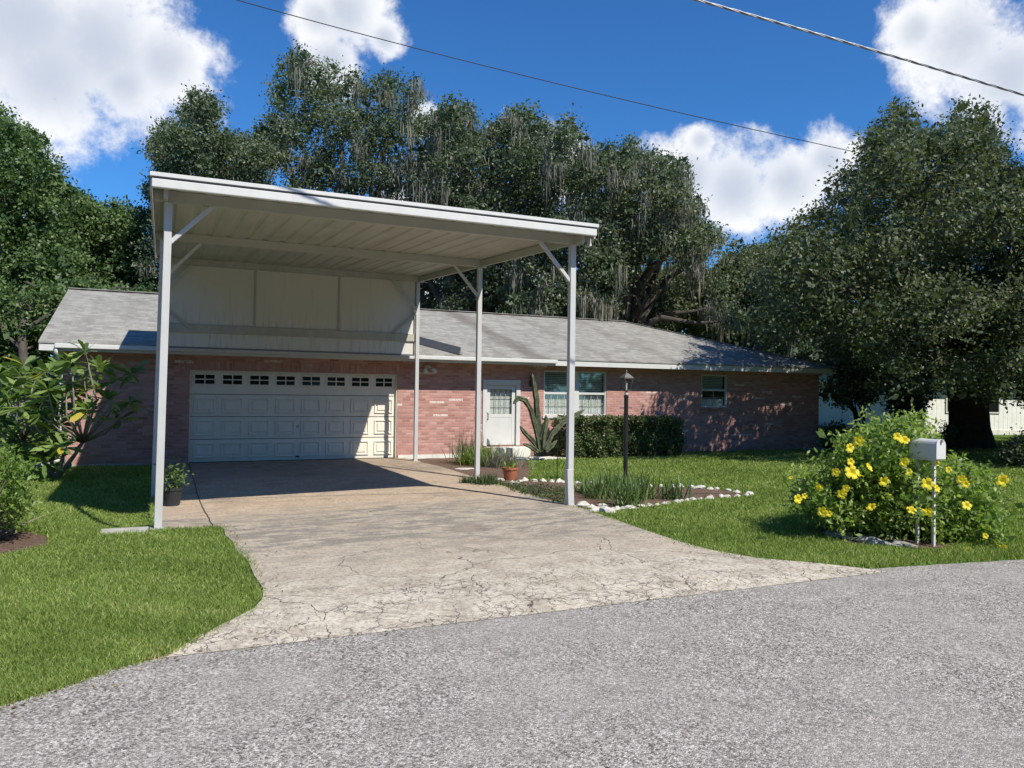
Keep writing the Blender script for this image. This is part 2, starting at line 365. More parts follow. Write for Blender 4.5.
class MB:
    def __init__(s): s.v = []; s.f = []
    def add(s, vs, fs):
        b = len(s.v); s.v += [tuple(float(q) for q in x) for x in vs]; s.f += [tuple(i+b for i in f) for f in fs]; return s
    def box(s, x0, x1, y0, y1, z0, z1):
        return s.add([(x0, y0, z0), (x1, y0, z0), (x1, y1, z0), (x0, y1, z0), (x0, y0, z1), (x1, y0, z1), (x1, y1, z1), (x0, y1, z1)],
                     [(0, 3, 2, 1), (4, 5, 6, 7), (0, 1, 5, 4), (1, 2, 6, 5), (2, 3, 7, 6), (3, 0, 4, 7)])
    def beam(s, a, b, w, h, up=(0, 0, 1)):
        a = Vector([float(q) for q in a]); b = Vector([float(q) for q in b]); d = (b-a).normalized(); up = Vector(up)
        if abs(d.dot(up)) > .99: up = Vector((0, 1, 0))
        r = d.cross(up).normalized()*w/2; u = r.cross(d).normalized()*h/2
        vs = [a-r-u, a+r-u, a+r+u, a-r+u, b-r-u, b+r-u, b+r+u, b-r+u]
        return s.add(vs, [(0, 1, 2, 3), (7, 6, 5, 4), (0, 4, 5, 1), (1, 5, 6, 2), (2, 6, 7, 3), (3, 7, 4, 0)])
    def tube(s, pts, rad, n=8, cap=True, ribs=0, ribd=0):
        pts = [Vector([float(q) for q in p]) for p in pts]
        if not hasattr(rad, '__len__'): rad = [rad]*len(pts)
        vs = []; fs = []; up = Vector((.13, .99, .07))
        for i, p in enumerate(pts):
            d = (pts[min(i+1, len(pts)-1)]-pts[max(i-1, 0)]).normalized()
            r = d.cross(up)
            if r.length < .05: r = d.cross(Vector((1, 0, 0)))
            r.normalize(); u = r.cross(d)
            for k in range(n):
                a = 2*math.pi*k/n; rr = rad[i]*(1-(ribd if ribs and k % 2 else 0))
                vs.append(p+(r*math.cos(a)+u*math.sin(a))*rr)
        for i in range(len(pts)-1):
            for k in range(n):
                k2 = (k+1) % n; fs.append((i*n+k, i*n+k2, (i+1)*n+k2, (i+1)*n+k))
        if cap: fs.append(tuple(range(n))[::-1]); fs.append(tuple((len(pts)-1)*n+k for k in range(n)))
        return s.add(vs, fs)
    def lathe(s, c, prof, n=20):
        vs = []; fs = []
        for (r, z) in prof:
            for k in range(n):
                a = 2*math.pi*k/n; vs.append((c[0]+r*math.cos(a), c[1]+r*math.sin(a), c[2]+z))
        for i in range(len(prof)-1):
            for k in range(n):
                k2 = (k+1) % n; fs.append((i*n+k, i*n+k2, (i+1)*n+k2, (i+1)*n+k))
        fs.append(tuple(range(n))[::-1]); fs.append(tuple((len(prof)-1)*n+k for k in range(n)))
        return s.add(vs, fs)
    def quad(s, a, b, c, d): return s.add([a, b, c, d], [(0, 1, 2, 3)])
    def build(s, name, mat, parent=None, loc=None, bevel=0, smooth=False):
        o0 = rootloc(parent) if parent else (np.array(loc, float) if loc is not None else np.zeros(3))
        me = bpy.data.meshes.new(name); me.from_pydata([tuple(np.array(v)-o0) for v in s.v], [], s.f); me.update()
        if smooth: me.shade_smooth()
        me.materials.append(MAT[mat]); o = bpy.data.objects.new(name, me); COL.objects.link(o)
        if parent: o.parent = parent
        elif loc is not None: o.location = Vector([float(q) for q in o0])
        if bevel:
            b = o.modifiers.new('bevel', 'BEVEL'); b.width = bevel; b.segments = 2; b.limit_method = 'ANGLE'
        return o

def dip(x, y):
    "the low swale beside the carport slab"
    x = np.asarray(x, float); y = np.asarray(y, float)
    gx = np.where(x < -.1, np.exp(-((x+.35)/.75)**2), np.exp(-((x-.0)/1.9)**2)*.36)
    return -.30*gx*np.exp(-((y-12.9)/1.9)**2)*np.clip((y-10.0)/1.2, 0, 1)
def sd(x, y):
    "surface of the slab"
    x = np.asarray(x, float); y = np.asarray(y, float)
    return -.115*np.clip(1-(x+.1)/5.0, 0, 1)*np.exp(-((y-13.0)/2.2)**2)

# ------------------------------------------------------------------ ground, road, driveway
xs = np.unique(np.concatenate([np.linspace(-400, -30, 8), np.linspace(-30, -4, 12), np.arange(-4, -.11, .15), np.array([-.11, -.09]), np.arange(0, 6, .3), np.linspace(6, 60, 22), np.linspace(60, 400, 8)]))
ys = np.unique(np.concatenate([np.linspace(-200, -5, 8), np.linspace(-5, 9, 10), np.arange(9, 18, .2), np.linspace(18, 80, 25), np.linspace(80, 500, 8)]))
gx, gy = np.meshgrid(xs, ys); gz = dip(gx, gy)
gz = np.where((gx > .2) & (gx < 5.3) & (gy > 10.5) & (gy < 18.8), gz-.12, gz)
V = np.stack([gx.ravel(), gy.ravel(), gz.ravel()], 1); nx = len(xs); ny = len(ys)
I = np.arange(nx*ny).reshape(ny, nx)
F = np.stack([I[:-1, :-1].ravel(), I[:-1, 1:].ravel(), I[1:, 1:].ravel(), I[1:, :-1].ravel()], 1)
tag(mesh_np('ground', V, F, 'lawn', smooth=True), kind='structure')

road_edge = [(-40, -4.5), (-20, .6), (-8, 2.9), (-4, 3.95), (-2, 4.5), (-.75, 4.91), (-.49, 5.07), (-.25, 5.28), (.05, 5.42), (.57, 5.38), (1.6, 5.45), (2.9, 5.5), (4.4, 5.58), (5.6, 5.6), (6.37, 5.55), (7.3, 5.44), (8.45, 5.26), (12, 5.0), (20, 4.8), (60, 4.2), (150, 2)]
def resample(pts, step=.08, jit=.0, lo=-1e9, hi=1e9):
    out = []
    for (a, b) in zip(pts[:-1], pts[1:]):
        L = math.dist(a, b); n = max(1, int(L/step)) if lo < a[0] < hi else 1
        for i in range(n):
            f = i/n; out.append((a[0]+(b[0]-a[0])*f+random.gauss(0, jit), a[1]+(b[1]-a[1])*f+random.gauss(0, jit)))
    out.append(pts[-1]); return out
re_ = resample(road_edge, .07, .008, -9, 14)
V = []; 
for (x, y) in re_: V += [(x, y, .006), (x, -40.0, .006)]
F = [(2*i, 2*i+1, 2*i+3, 2*i+2) for i in range(len(re_)-1)]
tag(mesh_np('road', V, F, 'road'), kind='structure')

left_e = [(.0, 5.3), (.12, 5.5), (.27, 5.7), (.50, 5.97), (.68, 6.22), (.78, 6.5), (.82, 6.85), (.80, 7.3), (.81, 8.0), (.74, 8.6), (.76, 9.04), (.71, 9.5), (.73, 9.96), (.70, 10.18), (-.09, 10.2), (-.09, 10.6), (-.02, 10.75), (-.02, 19.0)]
right_e = [(6.55, 5.35), (6.39, 5.56), (5.95, 5.95), (5.68, 6.22), (5.5, 6.7), (5.45, 7.08), (5.49, 7.91), (5.59, 9.06), (5.67, 9.68), (5.64, 10.2), (5.6, 10.94), (5.7, 14.1), (5.79, 16.6), (5.67, 17.9), (5.66, 19.0)]
def xat(e, y):
    for a, b in zip(e[:-1], e[1:]):
        if min(a[1], b[1]) <= y <= max(a[1], b[1]) and a[1] != b[1]: 
            return a[0]+(b[0]-a[0])*(y-a[1])/(b[1]-a[1])
    return e[-1][0]
rows = [5.38]; 
while rows[-1] < 18.97: rows.append(rows[-1]+.12)
rows = sorted(set([r for r in rows if r < 19] + [10.185, 10.2, 18.985]))
NXD = 40; V = []
for y in rows:
    a = xat(left_e, y) if y < 10.19 else (-.09 if y < 10.6 else -.02); b = xat(right_e, y)
    for i in range(NXD+1):
        x = a+(b-a)*i/NXD; V.append((x, y, .03*min(1, max(0, (y-5.38)/.5))+.010+float(sd(x, y))))
nr = len(rows); F = [(r*(NXD+1)+i, r*(NXD+1)+i+1, (r+1)*(NXD+1)+i+1, (r+1)*(NXD+1)+i) for r in range(nr-1) for i in range(NXD)]
for side in (0, NXD):
    b0 = len(V)
    for r in range(nr):
        q = V[r*(NXD+1)+side]; V.append((q[0], q[1], q[2])); V.append((q[0], q[1], -.5))
    F += [(b0+2*r, b0+2*r+1, b0+2*r+3, b0+2*r+2) for r in range(nr-1)]
tag(mesh_np('driveway', V, F, 'drive'), kind='structure')
# joints sawn in the slab
def strip(mb, pts, w_, dz=.005):
    pts = resample(pts, .15, .004)
    for a, b in zip(pts[:-1], pts[1:]):
        d = np.array(b)-np.array(a); d = d/np.linalg.norm(d); n = np.array([-d[1], d[0]])*w_/2
        z = lambda q: .04+float(sd(q[0], q[1]))+dz
        mb.quad((*(np.array(a)-n), z(a)), (*(np.array(b)-n), z(b)), (*(np.array(b)+n), z(b)), (*(np.array(a)+n), z(a)))
mb = MB(); strip(mb, [(.60, 18.8), (.59, 14), (.62, 10.25)], .016)
g1 = G(392, 467)[:2]; g2 = G(466, 480)[:2]; strip(mb, [tuple(g1), tuple(g2)], .02)
g1 = G(428, 486)[:2]; g2 = G(527, 502)[:2]; strip(mb, [tuple(g1), tuple(g2)], .02)
tag(mb.build('driveway_joint', 'joint'), kind='structure')

# beds
def sheet(name, poly, z, mat_, label=None):
    cx = sum(p[0] for p in poly)/len(poly); cy = sum(p[1] for p in poly)/len(poly)
    V = [(x, y, z) for x, y in poly]+[(cx, cy, z+.01)]; n = len(poly)
    return tag(mesh_np(name, V, F3=[(i, (i+1) % n, n) for i in range(n)], mat=mat_), kind='structure')
bed_far = [(6.05, 13.2), (6.45, 13.6), (6.95, 13.25), (7.4, 12.85), (7.79, 12.45), (8.3, 12.05), (8.88, 11.75), (9.2, 11.3), (9.35, 10.75)]
bed_near = [(9.3, 10.4), (8.9, 10.3), (8.5, 10.26), (8.05, 10.2), (7.64, 10.12), (7.1, 9.95), (6.65, 9.85), (6.12, 9.72), (5.82, 9.76)]
bed_poly = [(5.66, 9.9), (5.62, 11), (5.7, 13.0)]+bed_far+bed_near
sheet('planting_bed', resample(bed_poly+[bed_poly[0]], .2, .015)[:-1], .012, 'mulch')
sheet('entry_bed', resample([(5.72, 13.3), (5.8, 16.6), (5.7, 18.9), (8.0, 18.9), (8.3, 17.3), (7.6, 15.6), (6.9, 14.2), (6.3, 13.3), (5.72, 13.3)], .2, .02)[:-1], .017, 'mulch')
lb_poly = [(-1.05, 9.6), (-1.12, 10.2), (-1.5, 10.8), (-2.3, 11.2), (-3.2, 10.6), (-3.3, 9.4), (-2.3, 8.9), (-1.5, 9.2)]
sheet('corner_bed', resample(lb_poly+[lb_poly[0]], .15, .02)[:-1], .012, 'mulch')
mbed = [(7.3, 6.45), (7.5, 7.3), (8.3, 7.8), (9.0, 7.3), (9.0, 6.5), (8.4, 5.98), (8.0, 5.95)]
sheet('mailbox_bed', resample(mbed+[mbed[0]], .15, .02)[:-1], .012, 'mulch')

def inpoly(px, py, poly):
    px = np.asarray(px); py = np.asarray(py); c = np.zeros(px.shape, bool); n = len(poly)
    for i in range(n):
        x1, y1 = poly[i]; x2, y2 = poly[(i+1) % n]
        if y1 == y2: continue
        k = ((y1 > py) != (y2 > py)) & (px < (x2-x1)*(py-y1)/(y2-y1)+x1); c ^= k
    return c

# ------------------------------------------------------------------ leaf machinery
def rand_dirs(n, up=0.0):
    v = rng.normal(size=(n, 3)); v[:, 2] += up; return v/np.linalg.norm(v, axis=1)[:, None]
def leaf_quads(c, L, W, nrm_up=.6, direction=None, droop=0.0):
    n = len(c); a = rand_dirs(n) if direction is None else direction
    a = a.copy(); a[:, 2] -= droop; a /= np.linalg.norm(a, axis=1)[:, None]
    nr_ = rand_dirs(n, nrm_up); b = np.cross(a, nr_); b /= (np.linalg.norm(b, axis=1)[:, None]+1e-9)
    L = np.broadcast_to(L, (n,))[:, None]; W = np.broadcast_to(W, (n,))[:, None]
    v = np.stack([c, c+a*L*.5+b*W*.5, c+a*L, c+a*L*.5-b*W*.5], 1).reshape(-1, 3)
    f = np.arange(4*n).reshape(n, 4); return v, f
def blob_leaves(blobs, dens, L, W, twig=.16, per=13, flat=.8, core=.25):
    cs = []; tone = []; sz = []
    for (x, y, z, r) in blobs:
        nt = max(3, int(dens*r*r)); d = rand_dirs(nt, .25); rad = r*(.45+.6*rng.random(nt)**.7)
        tc = np.array([x, y, z])+d*rad[:, None]*np.array([1, 1, flat])
        pt = np.repeat(tc, per, 0)+rng.normal(size=(nt*per, 3))*twig*np.array([1, 1, .8])
        bt = rng.random()*.42
        cs.append(pt); tone.append(np.clip(bt+np.repeat(rng.random(nt)*.3, per)+rng.random(nt*per)*.33, 0, 1)); sz.append(np.ones(nt*per))
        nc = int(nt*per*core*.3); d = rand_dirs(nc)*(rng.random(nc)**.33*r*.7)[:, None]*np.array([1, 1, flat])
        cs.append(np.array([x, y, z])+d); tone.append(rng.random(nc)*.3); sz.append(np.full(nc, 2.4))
    c = np.concatenate(cs); t_ = np.concatenate(tone); s = np.concatenate(sz)*rng.uniform(.7, 1.3, len(c))
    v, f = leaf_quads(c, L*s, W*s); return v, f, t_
def crown_blobs(poly, D, spread, radii, tries=260, sep=.62, seed=0, rough=0, zmin=.6):
    "fill an outline with overlapping leaf masses, big ones first"
    r0 = np.random.default_rng(seed); out = []; poly = [(float(a), float(b)) for a, b in poly]
    for _ in range(3 if rough else 0):
        q = []
        for a, b in zip(poly, poly[1:]+poly[:1]):
            L = math.dist(a, b); nx_, ny_ = -(b[1]-a[1])/(L+1e-6), (b[0]-a[0])/(L+1e-6); k = r0.uniform(-rough, rough)*L
            q += [a, ((a[0]+b[0])/2+nx_*k, (a[1]+b[1])/2+ny_*k)]
        poly = q
    xs_ = [p[0] for p in poly]; ys_ = [p[1] for p in poly]
    for r in radii:
        xa = r0.uniform(min(xs_), max(xs_), tries); ya = r0.uniform(min(ys_), max(ys_), tries); da = D+r0.uniform(-1, 1, tries)*spread
        ra = r*r0.uniform(.85, 1.15, tries); rp = ra/da*FPX*.8; a = np.linspace(0, 2*np.pi, 8, endpoint=False)[:, None]
        ok = inpoly(xa+rp*np.cos(a), ya+rp*np.sin(a), poly).all(0)
        for x, y, d, rr in zip(xa[ok], ya[ok], da[ok], ra[ok]):
            q = P(x, y, d)
            if q[2] < zmin+rr*.5: continue
            if out:
                O = np.array(out)
                if (((O[:, :3]-q)**2).sum(1) < ((rr+O[:, 3])*sep)**2).any(): continue
            out.append((q[0], q[1], q[2], rr))
    if not out:
        q = P(sum(xs_)/len(xs_), sum(ys_)/len(ys_), D); out.append((q[0], q[1], q[2], radii[-1]))
    return out
def limbs(mb, base, top, r, blobs, n, seed=1, tr=.28):
    rr = random.Random(seed)
    base = Vector([float(q) for q in base]); top = Vector([float(q) for q in top])
    k = 7; pts = []; rad = []
    for i in range(k+1):
        f = i/k; p = base.lerp(top, f); 
        if 0 < i < k: p += Vector((rr.gauss(0, .12), rr.gauss(0, .12), 0))*r*2
        pts.append(p); rad.append(r*(1.45 if i == 0 else 1.12 if i == 1 else 1.0-.35*f))
    mb.tube(pts, rad, 12)
    bl = sorted(blobs, key=lambda b: -b[3]); pick_ = bl[:n//2]+rr.sample(bl, min(len(bl), n//2))
    for b in pick_:
        e = Vector(b[:3]); s = pts[rr.choice([k-2, k-1, k])]
        mid = s.lerp(e, .5)+Vector((rr.gauss(0, .5), rr.gauss(0, .5), rr.uniform(-.2, .9))); r1 = r*rr.uniform(.22, .5)
        q1 = s.lerp(mid, .5)+Vector((rr.gauss(0, .15),)*3); q2 = mid.lerp(e, .5)+Vector((rr.gauss(0, .2),)*3)
        mb.tube([s, q1, mid, q2, e], [r1, r1*.8, r1*.6, r1*.4, r1*.15], 6, cap=False)
def moss_mesh(blobs, n, seed, lmin=.4, lmax=1.7):
    r0 = np.random.default_rng(seed); V = []; T = []
    med = np.median([b[1] for b in blobs]); fb = [b for b in blobs if b[1] < med+.5]
    for _ in range(n):
        b = fb[r0.integers(len(fb))]
        d = r0.normal(size=3); d /= np.linalg.norm(d); d[2] = -abs(d[2])*.4
        c = np.array(b[:3])+d*b[3]*.95; Lc = lmin+(lmax-lmin)*r0.random()**1.6; tone = r0.random()
        for _k in range(r0.integers(14, 30)):
            q = c+r0.normal(size=3)*np.array([.17, .17, .12]); L = Lc*r0.uniform(.35, 1.0); w_ = r0.uniform(.012, .032)
            a = r0.uniform(0, np.pi); wd = np.array([math.cos(a), math.sin(a), 0])*w_; sway = r0.normal(size=3)*np.array([.05, .05, 0])
            m_ = q-np.array([0, 0, L*.5])+sway; e = q-np.array([0, 0, L])-sway*.4
            V += [q-wd*.6, q+wd*.6, m_+wd, m_-wd, m_-wd, m_+wd, e+wd*.15, e-wd*.15]; T += [np.clip(tone*.6+r0.random()*.4, 0, 1)]*2
    F = np.arange(len(V)).reshape(-1, 4); return np.array(V), F, T
def tree(name, label, cat, base, top, r, blobs, group=None, leaf='oak', dens=60, L=.15, W=.085, moss=0, nl=22, seed=1, twig=.17, per=13, core=.3, flat=.8):
    root = thing(name, label, cat, base, group)
    mb = MB(); limbs(mb, (base[0], base[1], base[2]-.15), top, r, blobs, nl, seed); mb.build('trunk', 'bark', root, smooth=True)
    v, f, tn = blob_leaves(blobs, dens, L, W, twig=twig, per=per, core=core, flat=flat)
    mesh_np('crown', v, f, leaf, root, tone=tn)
    if moss:
        v, f, tn = moss_mesh(blobs, moss, seed+50); mesh_np('hanging_moss', v, f, 'moss', root, tone=tn)
    return root
#SPLIT
# ------------------------------------------------------------------ the house
house = thing('brick_house', 'low pink and red brick ranch house with grey shingle roof behind the carport', 'house', (9, 19, 0))
def wall_front(mb, x0, x1, y, th, z0, z1, holes):
    xs_ = sorted({x0, x1} | {h[0] for h in holes} | {h[1] for h in holes}); zs = sorted({z0, z1} | {h[2] for h in holes} | {h[3] for h in holes})
    zs = [z for z in zs if z0 <= z <= z1]
    for a, b in zip(xs_[:-1], xs_[1:]):
        for c, d in zip(zs[:-1], zs[1:]):
            mx, mz = (a+b)/2, (c+d)/2
            if any(h[0] < mx < h[1] and h[2] < mz < h[3] for h in holes): continue
            mb.quad((a, y, c), (b, y, c), (b, y, d), (a, y, d))
    for (a, b, c, d) in holes:
        mb.quad((a, y, c), (a, y, d), (a, y+th, d), (a, y+th, c)); mb.quad((b, y, c), (b, y+th, c), (b, y+th, d), (b, y, d))
        mb.quad((a, y, d), (b, y, d), (b, y+th, d), (a, y+th, d)); mb.quad((a, y, c), (a, y+th, c), (b, y+th, c), (b, y, c))
GD = (.60, 5.46, -.1, 2.15); ED = (7.80, 8.90, .3, 2.07); W1 = (9.62, 11.63, 1.11, 2.36); W2 = (15.0, 15.99, 1.36, 2.36)
mb = MB(); WX0, WX1, WT = -1.89, 19.8, 2.5
wall_front(mb, WX0, WX1, 19.0, .14, -.1, WT, [GD, ED, W1, W2])
mb.quad((WX0, 19, -.1), (WX0, 19, WT), (WX0, 29, WT), (WX0, 29, -.1)); mb.quad((WX1, 19, -.1), (WX1, 29, -.1), (WX1, 29, WT), (WX1, 19, WT))
mb.quad((WX0, 29, -.1), (WX0, 29, WT), (WX1, 29, WT), (WX1, 29, -.1))
mb.add([(WX0, 19, WT), (WX0, 29, WT), (WX0, 24, 4.1)], [(0, 2, 1)])
mb.build('brick_wall', 'brick', house)
# brick sills under the windows
for (a, b, c, d) in (W1, W2):
    MB().box(a-.04, b+.04, 18.96, 19.08, c-.075, c-.002).build('window_sill', 'brick' if b > 13 else 'white', house, bevel=.006)
EV, RY = 18.42, 23.9; ZE, ZR = 2.66, 4.38; XL, XR = -2.3, 19.98; HX = 15.35; BY = 29.4
mb = MB()
def roofz(y): return ZE+(ZR-ZE)*(y-EV)/(RY-EV)
mb.quad((XL, EV, ZE), (XR, EV, ZE), (HX, RY, ZR), (XL, RY, ZR))
mb.quad((XR, BY, ZE), (XL, BY, ZE), (XL, RY, ZR), (HX, RY, ZR))
mb.add([(XR, EV, ZE), (XR, BY, ZE), (HX, RY, ZR)], [(0, 1, 2)])
nv = len(mb.v); mb.v += [(x, y, z-.035) for x, y, z in mb.v]
mb.f += [tuple(i+nv for i in f)[::-1] for f in mb.f]
mb.quad((XL, EV, ZE), (XL, EV, ZE-.035), (XR, EV, ZE-.035), (XR, EV, ZE))
mb.quad((XL, EV, ZE), (XL, RY, ZR), (XL, RY, ZR-.035), (XL, EV, ZE-.035))
rf = mb.build('roof', 'shingle', house)
mb = MB(); mb.beam((XL+.02, RY, ZR+.012), (HX, RY, ZR+.012), .26, .02)
mb.beam((HX, RY, ZR+.012), (XR, EV, ZE+.012), .24, .02); mb.build('ridge_cap', 'shingle', rf)
mb = MB(); mb.box(XL+.012, XR-.02, EV+.02, EV+.05, 2.475, 2.622); mb.box(XR-.05, XR-.02, EV+.052, BY-.05, 2.475, 2.622)
mb.beam((XL+.03, EV+.03, ZE-.105), (XL+.03, RY, ZR-.105), .03, .13); mb.beam((XL+.03, RY, ZR-.105), (XL+.03, BY, ZE-.105), .03, .13)
mb.build('fascia_board', 'white', house)
mb = MB(); mb.box(XL+.05, XR-.055, EV+.055, 18.995, 2.49, 2.505); mb.box(WX1+.01, XR-.055, 19.0, BY-.1, 2.49, 2.505); mb.box(XL+.05, WX0-.01, 19.0, BY-.1, 2.49, 2.505)
mb.build('soffit', 'soffit', house)
mb = MB(); mb.box(XL+.3, 9.7, EV-.075, EV+.017, 2.53, 2.625); mb.build('gutter', 'white', house, bevel=.012)
MB().box(5.5, 7.76, 18.965, 18.997, -.05, .11).build('foundation_strip', 'foundation', house)
MB().box(WX0-.02, .58, 18.965, 18.997, -.05, .05).build('foundation_strip', 'concrete', house)
# garage door
mb = MB(); mb.box(.625, 5.435, 19.10, 19.14, .045, 2.125)
gd = mb.build('garage_door', 'garage', house)
cw = (5.435-.625)/8; rh = 2.08/4
mb = MB(); glass = MB(); mun = MB(); gro = MB()
for r in range(4):
    z0 = .045+r*rh
    if r: gro.box(.63, 5.43, 19.094, 19.099, z0-.008, z0+.004)
    for c in range(8):
        x0 = .625+c*cw
        if r < 3:
            a_, b_, c_, d_ = x0+.07, x0+cw-.07, z0+.085, z0+rh-.085; q_ = .03
            mb.box(a_, b_, 19.074, 19.099, d_-q_, d_); mb.box(a_, b_, 19.074, 19.099, c_, c_+q_); mb.box(a_, a_+q_, 19.074, 19.099, c_+q_+.001, d_-q_-.001); mb.box(b_-q_, b_, 19.074, 19.099, c_+q_+.001, d_-q_-.001)
            mb.box(a_+.075, b_-.075, 19.08, 19.099, c_+.075, d_-.075)
        else:
            gx0, gx1, gz0, gz1 = x0+.09, x0+cw-.09, z0+.235, z0+rh-.075
            glass.box(gx0, gx1, 19.088, 19.097, gz0, gz1)
            for (a, b, c_, d) in ((gx0-.03, gx1+.03, gz0-.03, gz0), (gx0-.03, gx1+.03, gz1, gz1+.03), (gx0-.03, gx0, gz0+.001, gz1-.001), (gx1, gx1+.03, gz0+.001, gz1-.001),
                                  ((gx0+gx1)/2-.011, (gx0+gx1)/2+.011, gz0+.001, gz1-.001), (gx0+.001, (gx0+gx1)/2-.012, (gz0+gz1)/2-.011, (gz0+gz1)/2+.011), ((gx0+gx1)/2+.012, gx1-.001, (gz0+gz1)/2-.011, (gz0+gz1)/2+.011)):
                mun.box(a, b, 19.074, 19.087, c_, d)
mb.build('raised_panel', 'garage', gd, bevel=.005); gro.build('section_groove', 'joint', gd)
MAT['gpane'] = plain('dark_pane', (.012, .014, .014), .08, .1, 5, spec=.6)
glass.build('window_pane', 'gpane', gd); mun.build('muntin', 'garage', gd)
MB().box(2.99, 3.07, 19.05, 19.099, .11, .14).build('handle', 'black', gd, bevel=.004); MB().box(3.0, 3.06, 19.06, 19.099, .83, .87).build('lock', 'greybeam', gd, bevel=.004)
mb = MB(); mb.box(.602, .622, 19.02, 19.16, 0.02, 2.148); mb.box(5.438, 5.458, 19.02, 19.16, 0.02, 2.148); mb.box(.623, 5.437, 19.02, 19.16, 2.127, 2.148)
mb.build('garage_frame', 'garage', house)
# entry door
mb = MB(); z0, z1 = .3, 2.07
mb.box(7.80, 7.92, 18.97, 19.10, z0, z1); mb.box(8.78, 8.90, 18.97, 19.10, z0, z1); mb.box(7.921, 8.779, 18.97, 19.10, 1.93, z1)
mb.build('door_frame', 'white', house, bevel=.006)
mb = MB(); mb.box(7.93, 8.03, 19.03, 19.07, z0+.02, 1.925); mb.box(8.67, 8.77, 19.03, 19.07, z0+.02, 1.925)
mb.box(8.031, 8.669, 19.03, 19.07, 1.82, 1.925); mb.box(8.031, 8.669, 19.03, 19.07, 1.06, 1.15); mb.box(8.031, 8.669, 19.035, 19.07, z0+.02, 1.059)
mb.box(8.031, 8.669, 19.03, 19.034, z0+.02, z0+.12)
dr = mb.build('front_door', 'white', house, bevel=.004)
MB().box(8.031, 8.669, 19.045, 19.052, 1.15, 1.82).build('door_pane', 'glass', dr)
mb = MB()
for x in (8.2, 8.35, 8.5): mb.box(x-.008, x+.008, 19.056, 19.066, 1.15, 1.82)
for z in (1.37, 1.6): mb.box(8.031, 8.669, 19.067, 19.076, z-.008, z+.008)
mb.build('muntin', 'white', dr)
MB().box(8.02, 8.68, 19.12, 19.13, 1.1, 1.9).build('door_curtain', 'curtain', dr)
mb = MB(); mb.tube([(7.955, 19.03, 1.0), (7.955, 18.98, 1.0), (7.955, 18.98, 1.18), (7.955, 19.03, 1.18)], .012); mb.build('handle', 'black', dr)
# windows
def window(a, b, c, d, mid, mx, curtain=True):
    w_ = MB(); fr = .045; y0, y1 = 19.02, 19.10
    w_.box(a, b, y0, y1, c, c+fr); w_.box(a, b, y0, y1, d-fr, d); w_.box(a, a+fr, y0, y1, c+fr+.001, d-fr-.001); w_.box(b-fr, b, y0, y1, c+fr+.001, d-fr-.001)
    w_.box(a+fr+.001, b-fr-.001, y0+.01, y1-.01, mid-.03, mid+.03)
    root = w_.build('window', 'white', house, bevel=.004)
    MB().box(a+fr, b-fr, 19.06, 19.066, mid+.03, d-fr).build('upper_pane', 'glass_dark', root)
    MB().box(a+fr, b-fr, 19.05, 19.056, c+fr, mid-.03).build('lower_pane', 'glass', root)
    g_ = MB()
    for i in range(1, mx):
        x = a+fr+(b-a-2*fr)*i/mx; g_.box(x-.009, x+.009, 19.068, 19.078, mid+.031, d-fr-.001); g_.box(x-.009, x+.009, 19.058, 19.068, c+fr+.001, mid-.031)
    for z in ((mid+d-fr)/2,): g_.box(a+fr+.001, b-fr-.001, 19.079, 19.087, z-.009, z+.009)
    for z in ((mid+c+fr)/2,): g_.box(a+fr+.001, b-fr-.001, 19.069, 19.077, z-.009, z+.009)
    g_.build('muntin', 'white', root)
    if curtain:
        cb = MB(); n = 26
        for i in range(n):
            xa = a+fr+(b-a-2*fr)*i/n; xb = a+fr+(b-a-2*fr)*(i+1)/n
            cb.quad((xa, 19.14+.02*(i % 2), c), (xb, 19.14+.02*((i+1) % 2), c), (xb, 19.14+.02*((i+1) % 2), mid+.02 if curtain == 1 else c+.25), (xa, 19.14+.02*(i % 2), mid+.02 if curtain == 1 else c+.25))
        cb.build('curtain', 'curtain', root)
        bl = MB()
        for i in range(int((d-mid)/.05)): bl.box(a+fr, b-fr, 19.17, 19.19, mid+.03+i*.05, mid+.03+i*.05+.035)
        bl.build('blind', 'wall2', root)
    MB().box(a+.01, b-.01, 19.3, 19.31, c, d).build('room_backdrop', 'dim', root)
window(9.62, 10.55, 1.11, 2.36, 1.73, 4); window(10.70, 11.63, 1.11, 2.36, 1.73, 4); window(15.0, 15.99, 1.36, 2.36, 1.89, 2, 2)
MB().box(10.551, 10.699, 19.01, 19.09, 1.11, 2.36).build('window_mullion', 'white', house)
# interior blocker so no daylight leaks through the rooms
MB().box(-1.7, 19.6, 19.6, 19.65, 0, 2.6).build('inner_light_blocker', 'dim', house)
# step and lights
MB().box(7.86, 8.98, 18.45, 18.96, -.05, .28).build('door_step', 'foundation', house, bevel=.012)
fl = MB().box(6.17, 6.31, 18.9, 18.99, 2.33, 2.40).build('floodlight', 'white', house, bevel=.01)
for dx in (-.09, .11):
    MB().tube([(6.24+dx*.6, 18.93, 2.34), (6.24+dx, 18.84, 2.30), (6.24+dx*1.25, 18.74, 2.25)], [.02, .05, .065], 12).build('lamp_head', 'white', fl, smooth=True)
mb = MB(); mb.tube([(9.2, 19, 1.98), (9.2, 18.9, 2.12), (9.2, 18.86, 2.2)], .014); mb.box(9.17, 9.23, 18.98, 18.999, 1.9, 2.06)
mb.lathe((9.2, 18.86, 2.0), [(.03, -.04), (.06, 0), (.075, .15), (.09, .17), (.02, .25)], 8); mb.build('wall_lantern', 'black', house)
